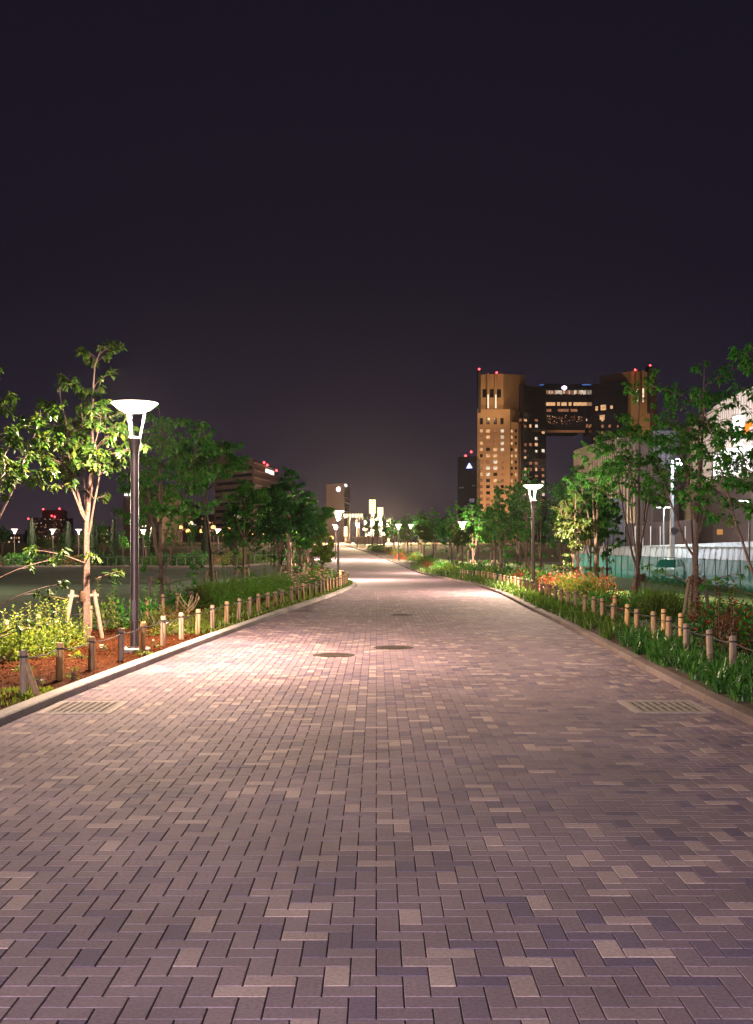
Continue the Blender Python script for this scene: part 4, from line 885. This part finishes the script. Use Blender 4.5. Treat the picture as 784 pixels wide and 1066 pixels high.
sp = {'amber': glow('amber_globe', (1., .50, .14), 2.4), 'pale': glow('pale_globe', (1., .80, .48), 3.0)}
for k, (u, v, c) in enumerate(small):
    d = 165+(k*7) % 22; x = at(u, d); t = thing('globe_lamp', '%s %s globe lamp glinting far beyond the trees' % (ordw(k+1), c), 'street lamp', (x, d, gz(x, d)), 0, 'distant globe lamps'); z = zv(v, d)-gz(x, d)
    m = MB(); m.lathe([(.06, -.1), (.045, z-.2)], 8); m.build('pole', M['pole'], t)
    m = MB(); m.lathe([(.04, z-.22), (.28, z-.18), (.38, z), (.28, z+.2), (.03, z+.32)], 10); m.build('globe', sp[c], t, True)
for k, (u, d) in enumerate(((205, 150), (258, 150), (300, 152), (30, 138), (110, 140))):
    pass

# ------------------------------------------------------------------ plaza with light towers
GOLD = glow('light_panel', (1., .80, .40), 2.1)
def light_tower(u0, u1, v0, v1, d, label):
    x = at((u0+u1)/2, d); g = gz(x, d); t = thing('light_tower', label, 'light tower', (x, d, g), 0, 'plaza light towers'); w = (u1-u0)*d/F_PX/2; z0, z1 = zv(v1, d)-g, zv(v0, d)-g
    m = MB(); m.box(-w*.5, w*.5, .06, .3, -.2, z1+.05); m.build('mast', M['pole'], t)
    rows_ = max(3, int(round((z1-z0)/.36)))
    for r_ in range(rows_):
        za = z0+(z1-z0)*r_/rows_; m = MB(); m.box(-w, -.04, -.12, .05, za+.05, za+(z1-z0)/rows_-.04); m.box(.04, w, -.12, .05, za+.05, za+(z1-z0)/rows_-.04); m.build('floodlight_panel', GOLD, t)
    return t
light_tower(384.4, 391, 520, 534.6, 215, 'tallest golden light tower standing over the plaza')
light_tower(393, 399, 528, 539.5, 222, 'golden light tower next to the tallest one')
light_tower(402.3, 407, 540, 551, 218, 'low golden light tower beside the dark trees')
light_tower(370.5, 373.2, 541, 546, 219, 'small golden light tower just behind the plaza gate')
light_tower(379, 382.2, 542, 547.5, 226, 'small golden light tower left of the tallest one')
light_tower(358, 361.8, 548.5, 558.5, 214, 'low golden light tower under the lit plaza gate')
t = thing('lit_gate', 'plaza gate with a golden row of lights on two pillars', 'gate', (0, 0, 0)); d = 210; g = gz(at(367, d), d)
for u in (363, 373): m = MB(); x = at(u, d); m.box(x-.22, x+.22, d-.2, d+.2, g-.2, zv(539, d)); m.build('pillar', M['plaza'], t)
m = MB(); m.box(at(357, d), at(378.5, d), d-.35, d+.35, zv(539, d)+.002, zv(534.5, d)); m.build('beam', M['pole'], t)
for q in range(7): m = MB(); x = at(358.6+q*2.95, d); m.box(x-.17, x+.17, d-.46, d-.351, zv(538.3, d), zv(535, d)); m.build('floodlight_panel', GOLD, t)
m = MB(); x = at(363, d); m.box(x-.5, x+.5, d-.55, d+.55, g-.1, g+.45); m.build('pillar_base', M['pole'], t)
t = thing('low_wall', 'brown low wall edging the plaza behind the shrubs', 'wall', (0, 0, 0)); d = 206
m = MB(); m.box(at(369, d), at(402, d), d, d+.5, gz(at(385, d), d)-.3, zv(559.3, d)); m.build('wall', BR, t); m = MB(); m.box(at(368.8, d), at(402.2, d), d-.06, d+.56, zv(559.3, d)+.001, zv(558.8, d)); m.build('coping', M['plaza'], t)
for u, d, p in ((388, 205, 3500), (362, 203, 2500), (340, 200, 1500)):
    pass
pl = [o for o in COL.objects if o.name.startswith('light_tower')]
for o, p in zip(pl[:6], (34000, 22000, 16000, 10000, 10000, 16000)):
    lamp_light(o, p, zv(545, o.location.y)-o.location.z, (1, .70, .36), .3).location.y = -1.2

# ------------------------------------------------------------------ metal hall, lit hall, lot, fence
def ribbed_arc(mb, pts, z0, z1, pitch, depth):
    # corrugated sheet along a plan polyline
    P = [np.array(p, float) for p in pts]; seg = []
    for a, b in zip(P[:-1], P[1:]):
        L = np.linalg.norm(b-a); n = max(1, int(L/pitch)); d = (b-a)/L; nr = np.array([d[1], -d[0]])
        for i in range(n):
            s0 = L*i/n; w = L/n
            seg += [a+d*s0, a+d*(s0+w*.5), a+d*(s0+w*.55)+nr*depth, a+d*(s0+w*.95)+nr*depth]
    seg.append(P[-1]); n = len(seg)
    zz = z1 if callable(z1) else (lambda p: z1)
    V = [(p[0], p[1], z0) for p in seg]+[(p[0], p[1], zz(p)) for p in seg]
    mb.add(V, [(i, i+1, n+i+1, n+i) for i in range(n-1)])
RIB = noise_mat('ribbed_metal', (.20, .165, .165), (.27, .225, .22), .3, .5, 4, metal=.25); RIBB = noise_mat('ribbed_metal_bluelit', (.17, .175, .23), (.22, .225, .29), .3, .45, 4, metal=.3); RIBW = noise_mat('ribbed_white', (.62, .57, .55), (.70, .65, .63), .3, .5, 4); DKB = noise_mat('dark_brown_panel', (.075, .055, .052), (.11, .08, .075), .3, .7, 4)  # RIBB: blue floodlight on the ribs put into the metal colour
hall = thing('metal_hall', 'curved ribbed metal hall behind the white hoarding', 'building', (0, 0, 0))
cx_, cy_, rad = at(655, 240), 240.0, 66.0
arc = [(cx_+rad*math.cos(R(a)), cy_+rad*.8*math.sin(R(a))) for a in np.arange(186, 262, 4)]
# main drum spans columns ~ 600..725
arc = [pt(598, 205), pt(612, 194), pt(628, 186), pt(645, 180), pt(662, 176), pt(680, 174), pt(700, 174), pt(726, 176)]
mb = fresh(); ribbed_arc(mb, arc[:6], -2, zv(453, 175), .75, .22); mb.build('wall', RIB, hall)
mb = fresh(); ribbed_arc(mb, arc[5:], zv(489, 174), zv(449, 175), .7, .22); mb.build('wall', RIBB, hall)
mb = fresh(); mb.prism([arc[5], arc[6], arc[7], (arc[7][0]+4, arc[7][1]+10), (arc[5][0], arc[5][1]+10)], -2, zv(489.3, 174)); mb.build('base_wall', DKB, hall)
mb = fresh(); back = [(p[0]*(p[1]+38)/p[1], p[1]+38) for p in arc[::-1]]; mb.prism([(x, y+.3) for x, y in arc]+back, zv(456, 175), zv(455, 175)); mb.build('roof', H_['roofdark'], hall)
mb = fresh(); an = [pt(598.5, 158), pt(616, 152), pt(650, 152), pt(652, 172), pt(604, 176)]; mb.prism(an, -2, zv(519, 152)); mb.build('annex', noise_mat('annex_orange_lit_wall', (.40, .25, .14), (.5, .32, .18), .3, .8), hall)  # orange light on the annex side put into its wall colour
mb = fresh(); ribbed_arc(mb, [(an[1][0], 151.5), (an[2][0], 151.5)], -2, zv(518.5, 151.5), .55, .16); mb.build('annex_wall', noise_mat('annex_metal', (.06, .062, .085), (.085, .087, .115), .3, .6, 4, metal=.2), hall)
mb = fresh(); mb.prism([pt(652, 160), pt(724, 156), pt(726, 172), pt(654, 172)], -2, [zv(545, 160), zv(541, 156), zv(541, 172), zv(545, 172)]); mb.build('entrance_block', DKB, hall)
mb = fresh(); [mb.box(at(u, 155.5), at(u+.8, 155.5), 155, 155.4, -1, zv(548, 155)) for u in (660, 668, 676, 686, 698, 712)]; mb.build('mullion', M['steel'], hall)
lit = thing('lit_hall', 'tall white hall wall with glaring screen and orange emblem', 'building', (0, 0, 0))
wl = [pt(722, 166), pt(731, 158), pt(745, 152), pt(765, 147), pt(785, 143), pt(815, 139), pt(860, 136)]
mb = fresh(); ribbed_arc(mb, wl, zv(500, 150), lambda p: zv(np.interp(p[0]/p[1]*F_PX+CX, [722, 737, 755, 785, 860], [430, 424, 416, 410, 400]), 150), .55, .12); mb.build('ribbed_wall', RIBW, lit)
mb = fresh(); mb.prism([(x, y+.6) for x, y in wl]+[(x*1.05, y+40) for x, y in wl[::-1]], zv(500, 150), zv(424, 150)); mb.build('core_wall', DKB, lit)
mb = fresh(); mb.prism([(x-.5, y-.5) for x, y in wl]+[(x*1.05, y+40) for x, y in wl[::-1]], -2, zv(499.6, 150)); mb.build('lower_wall', DKB, lit)
SCR = glow('screen_white', (1., .93, .92), 2.6)
scr = MB(); q = [(x-.42, y-.45) for x, y in wl[1:]]
us = [(p[0]/p[1]*F_PX+CX) for p in q]
def vtop(u): return np.interp(u, [738, 785, 860], [470, 463, 452])
def vbot(u): return np.interp(u, [738, 785, 860], [499, 487, 472])
sub = []
for a, b in zip(q[:-1], q[1:]):
    for s_ in range(4): sub.append((np.array(a)*(1-s_/4)+np.array(b)*s_/4))
sub = [p for p in sub if p[0]/p[1]*F_PX+CX > 740]
V = [(p[0], p[1], zv(vbot(p[0]/p[1]*F_PX+CX), p[1])) for p in sub]+[(p[0], p[1], zv(vtop(p[0]/p[1]*F_PX+CX), p[1])) for p in sub]; n = len(sub); V += [(x+.25, y+.25, z) for x, y, z in V]
scr.add(V, [(i, i+1, n+i+1, n+i) for i in range(n-1)]+[(2*n+i, 3*n+i, 3*n+i+1, 2*n+i+1) for i in range(n-1)]+[(n+i, n+i+1, 3*n+i+1, 3*n+i) for i in range(n-1)]+[(i, 2*n+i, 2*n+i+1, i+1) for i in range(n-1)]+[(0, n, 3*n, 2*n), (n-1, 2*n+n-1, 3*n+n-1, n+n-1)])
scr.build('screen', SCR, lit)
fL = Face(wl[3], wl[4]); fL2 = Face(wl[4], wl[5])
mb = fresh(); fL.panel(mb, 776, 448, 778.6, 451, .6, .05); fL.panel(mb, 778.4, 444, 780.6, 448.4, .62, .05); fL.panel(mb, 780.4, 440, 784.4, 444.5, .6, .05); mb.build('orange_emblem', glow('orange_emblem', (1., .22, .02), 1.3), lit)
mb = fresh(); fL.panel(mb, 767, 433, 775, 458, .58, .05); mb.build('wall_glow_panel', SCR, lit)  # glowing panel stands in for bright light on the ribbed wall
f = Face((wl[2][0]-.5, wl[2][1]-.5), (wl[3][0]-.5, wl[3][1]-.5)); mb = fresh(); f.panel(mb, 747, 551, 752.5, 556.5, .1); mb.build('window', glow('orange_window', (1, .45, .14), .45), lit)
flood(lit, (at(760, 120), 112, 6), (at(765, 148), 148, 18), 42000, 80, (1, .88, .84), .8)
flood(lit, (at(800, 120), 112, 8), (at(800, 142), 142, 18), 22000, 80, (1, .88, .84), .8)
flood(hall, (at(604, 140), 118, 3), (at(606, 158), 158, 4), 2500, 90, (1, .55, .22), .5)

# hoarding of white panels behind the lot
hd = thing('white_hoarding', 'long white panel hoarding lit from above behind the green fence', 'hoarding', (0, 0, 0))
m = MB(); pts = [pt(596, 128), pt(640, 118), pt(690, 108), pt(740, 99), pt(800, 90)]
mr = noise_mat('white_sheet', (.32, .33, .36), (.42, .43, .46), .8, .6)
ribbed_arc(m, pts, -1.2, lambda p: zv(np.interp(p[0]/p[1]*F_PX+CX, [596, 660, 800], [568.5, 568.5, 563]), p[1]), .9, .03); m.build('panel', mr, hd)
m = MB(); [m.tube([(a[0], a[1]-.3, zv(569, a[1])), (b[0], b[1]-.3, zv(569, b[1]))], .05, 6) for a, b in zip(pts[:-1], pts[1:])]
for a, b in zip(pts[:-1], pts[1:]):
    for s_ in range(9):
        p = np.array(a)*(1-s_/9)+np.array(b)*s_/9; r2 = np.array(a)*(1-(s_+.8)/9)+np.array(b)*(s_+.8)/9
        m.tube([(p[0], p[1]-.3, -1.0), (r2[0], r2[1]-.3, zv(569, r2[1]))], .03, 4)
m.build('brace_frame', M['steel'], hd)

# green mesh fence
MESH, n_, out = new_mat('green_net')
d1 = n_.nodes.new('ShaderNodeBsdfDiffuse'); d1.inputs[0].default_value = (.008, .30, .23, 1); d2 = n_.nodes.new('ShaderNodeBsdfTranslucent'); d2.inputs[0].default_value = (.010, .52, .40, 1); d3 = n_.nodes.new('ShaderNodeBsdfTransparent')
a1 = n_.nodes.new('ShaderNodeMixShader'); a1.inputs[0].default_value = .62; a2 = n_.nodes.new('ShaderNodeMixShader'); a2.inputs[0].default_value = .40
n_.links.new(d1.outputs[0], a1.inputs[1]); n_.links.new(d2.outputs[0], a1.inputs[2]); n_.links.new(a1.outputs[0], a2.inputs[1]); n_.links.new(d3.outputs[0], a2.inputs[2]); n_.links.new(a2.outputs[0], out.inputs[0])
GPOST = noise_mat('green_post', (.02, .10, .085), (.03, .14, .12), 5, .5)
fence = thing('mesh_fence', 'green mesh fence along the grass slope before the parking lot', 'fence', (0, 0, 0))
fa, fb_ = np.array([at(800, 47), 47.0]), np.array([at(598, 88), 88.0]); nf = 24; hF = 1.42
m = MB(); rail = MB()
for i in range(nf+1):
    p = fa+(fb_-fa)*i/nf; z = gz(p[0], p[1]); mp = MB(); mp.tube([(p[0], p[1], z-.2), (p[0], p[1], z+hF+.05)], .028, 8); mp.build('post', GPOST, fence)
    if i < nf:
        q = fa+(fb_-fa)*(i+1)/nf; zq = gz(q[0], q[1]); b = m.n
        m.add([(p[0], p[1]+.04, z+.04), (q[0], q[1]+.04, zq+.04), (q[0], q[1]+.04, zq+hF-.02), (p[0], p[1]+.04, z+hF-.02)], [(0, 1, 2, 3)])
        for h_ in (.06, hF): rail.tube([(p[0], p[1]-.03, z+h_), (q[0], q[1]-.03, zq+h_)], .017, 6)
m.build('net', MESH, fence); rail.build('rail', GPOST, fence)
for k in range(9):
    u = 690+k*11; p = fa+(fb_-fa)*(.02+.42*(1-k/8)); x, y = p[0]-.5, p[1]-.8
    dup(fpro['leaf'], (x, y, gz(x, y)), k, '%s weedy shrub along the foot of the green fence' % ordw(k+1), (.5, .5, .6), 'weedy shrubs at the fence foot')

# white car in the lot
CARP = noise_mat('white_paint', (.72, .73, .74), (.78, .78, .79), .5, .25, 2, spec=.6); TYRE = noise_mat('tyre', (.015, .015, .015), (.03, .03, .03), 20, .9)
x = at(697, 84); car = thing('parked_car', 'white parked car seen through the green mesh fence', 'car', (x, 84, gz(x, 84)), R(62))
m = MB(); side = [(-2.05, .28), (-2.1, .55), (-2.05, .80), (-1.15, .93), (1.55, .95), (2.02, .88), (2.08, .5), (2.0, .26)]
def extr(m, prof, y0, y1, inset=0):
    n = len(prof); V = [(a, y0, b) for a, b in prof]+[(a, y1, b) for a, b in prof]; m.add(V, [tuple(range(n)), tuple(range(2*n-1, n-1, -1))]+[(i, n+i, n+(i+1) % n, (i+1) % n) for i in range(n)])
extr(m, side, -.84, .84); b = m.build('body', CARP, car); bv = b.modifiers.new('bevel', 'BEVEL'); bv.width = .07; bv.segments = 3
m = MB(); V = [(-1.2, -.78, .93), (1.6, -.78, .95), (1.6, .78, .95), (-1.2, .78, .93), (-.45, -.62, 1.44), (1.0, -.62, 1.46), (1.0, .62, 1.46), (-.45, .62, 1.44)]; m.add(V, [(4, 5, 6, 7), (0, 1, 5, 4), (1, 2, 6, 5), (2, 3, 7, 6), (3, 0, 4, 7)]); b = m.build('cabin', H_['pane'], car)
m = MB(); m.box(-.5, 1.05, -.64, .64, 1.44, 1.49); m.build('roof', CARP, car)
m = MB()
for s_ in (-1, 1):
    for a, c in (((-1.2, .78, .95), (-.45, .62, 1.46)), ((.25, .79, .95), (.25, .63, 1.46)), ((1.6, .78, .96), (1.0, .62, 1.47))): m.tube([(a[0], a[1]*s_, a[2]), (c[0], c[1]*s_, c[2])], .04, 6)
m.build('window_pillar', CARP, car)
for a in (-1.3, 1.3):
    for s_ in (-1, 1):
        m = MB(); m.tube([(a, s_*.66, .31), (a, s_*.86, .31)], .31, 18); w = m.build('wheel', TYRE, car); m = MB(); m.tube([(a, s_*.80, .31), (a, s_*.87, .31)], .19, 14); m.build('rim', M['steel'], w)
for s_ in (-1, 1):
    m = MB(); m.box(-2.12, -2.0, s_*.62-.17, s_*.62+.17, .62, .76); m.build('headlight', M['frame_white'], car); m = MB(); m.box(2.0, 2.09, s_*.66-.12, s_*.66+.12, .62, .82); m.build('tail_light', noise_mat('tail_red', (.3, .01, .01), (.4, .02, .02)), car)

# lamps of the lot
WH = glow('led_white', (.95, 1., .92), 10)
def lot_lamp(u, v, d, label, power, heads=2, col=(.9, 1, .88)):
    x = at(u, d); g = gz(x, d); t = thing('lot_lamp', label, 'street lamp', (x, d, g), 0, 'lamps of the parking lot'); z = zv(v, d)-g
    m = MB(); m.lathe([(.09, -.1), (.08, 1), (.055, z-.08)], 10); m.build('pole', M['steel'], t)
    for s_ in ((-1, 1) if heads == 2 else (-1,)):
        m = MB(); m.tube([(0, 0, z-.1), (s_*.3, 0, z)], .025, 6); m.build('arm', M['steel'], t)
        m = MB(); m.box(s_*.48-.22, s_*.48+.22, -.1, .1, z-.01, z+.06); hd_ = m.build('lamp_head', M['steel'], t)
        m = MB(); m.box(s_*.48-.19, s_*.48+.19, -.115, .085, z-.05, z-.012); m.build('led_panel', WH, hd_)
    lamp_light(t, power, z-.28, col, .12); return t
lot_lamp(628, 536, 110, 'double-headed white lamp before the bluish annex wall', 1900)
lot_lamp(691, 528, 104, 'double-headed white lamp beside the tall floodlight pole', 2500)
lot_lamp(780, 521, 78, 'greenish white lamp above the hoarding at the frame edge', 3000, 1)
d = 98; x = at(699.5, d); t = thing('floodlight_pole', 'tall pale pole with a glaring blue-white floodlight', 'street lamp', (x, d, gz(x, d))); z = zv(481, d)-gz(x, d)
m = MB(); m.lathe([(.19, -.1), (.15, z-.3), (.1, z+.1)], 12); m.build('pole', M['steel'], t)
m = MB(); m.tube([(0, 0, z-.1), (.55, -.1, z)], .04, 6); m.build('arm', M['steel'], t)
m = MB(); m.box(.32, .85, -.35, -.16, z-.25, z+.25); hd_ = m.build('lamp_head', M['steel'], t); m = MB(); m.box(.36, .81, -.39, -.351, z-.21, z+.21); m.build('lens', glow('flood_lens', (.86, .93, 1.), 30), hd_)
lamp_light(t, 7000, z, (.82, .9, 1), .15).location = (.58, -.75, z)
t = thing('traffic_mirror', 'small round road mirror on a post beside the pale pole', 'mirror', (at(702, 96), 96, gz(at(702, 96), 96))); m = MB(); z = zv(553, 96)-t.location.z
m.lathe([(.04, -.1), (.04, z-.2)], 8); m.build('pole', M['steel'], t); m = MB(); m.tube([(0, -.02, z), (0, -.12, z)], .36, 20); m.build('rim', M['pole'], t); m = MB(); m.tube([(0, -.121, z), (0, -.15, z)], [.33, .29], 20); m.build('mirror', noise_mat('mirror_glass', (.5, .5, .55), (.6, .6, .65), 2, .08, metal=.9), t)

# white rail with short posts beyond the running track
wr = thing('low_rail', 'low pale rail with short posts beyond the running track', 'fence', (0, 0, 0)); m = MB()
for u in range(-5, 320, 9): x = at(u, 113.5); mm = MB(); mm.tube([(x, 113.5, gz(x, 113.5)-.1), (x, 113.5, gz(x, 113.5)+.75)], .06, 6); mm.build('post', M['kerb'], wr)
m.tube([(at(-5, 113.5), 113.5, gz(-38, 113.5)+.68), (at(320, 113.5), 113.5, gz(-7, 113.5)+.68)], .035, 6); m.build('rail', M['kerb'], wr)

# thin haze volume added to give glow round lamps and low sky
m, n_, out = new_mat('glow_haze'); v_ = n_.nodes.new('ShaderNodeVolumePrincipled')
v_.inputs['Density'].default_value = .00005; v_.inputs['Color'].default_value = (.92, .90, .94, 1); v_.inputs['Anisotropy'].default_value = .82
n_.links.new(v_.outputs[0], out.inputs['Volume'])
mb = MB(); mb.box(-800, 800, -80, 1200, -6, 125); hz = mb.build('haze', m); hz['kind'] = 'stuff'; hz['label'] = 'added thin haze standing in for glow round the lamps'; hz['category'] = 'haze'
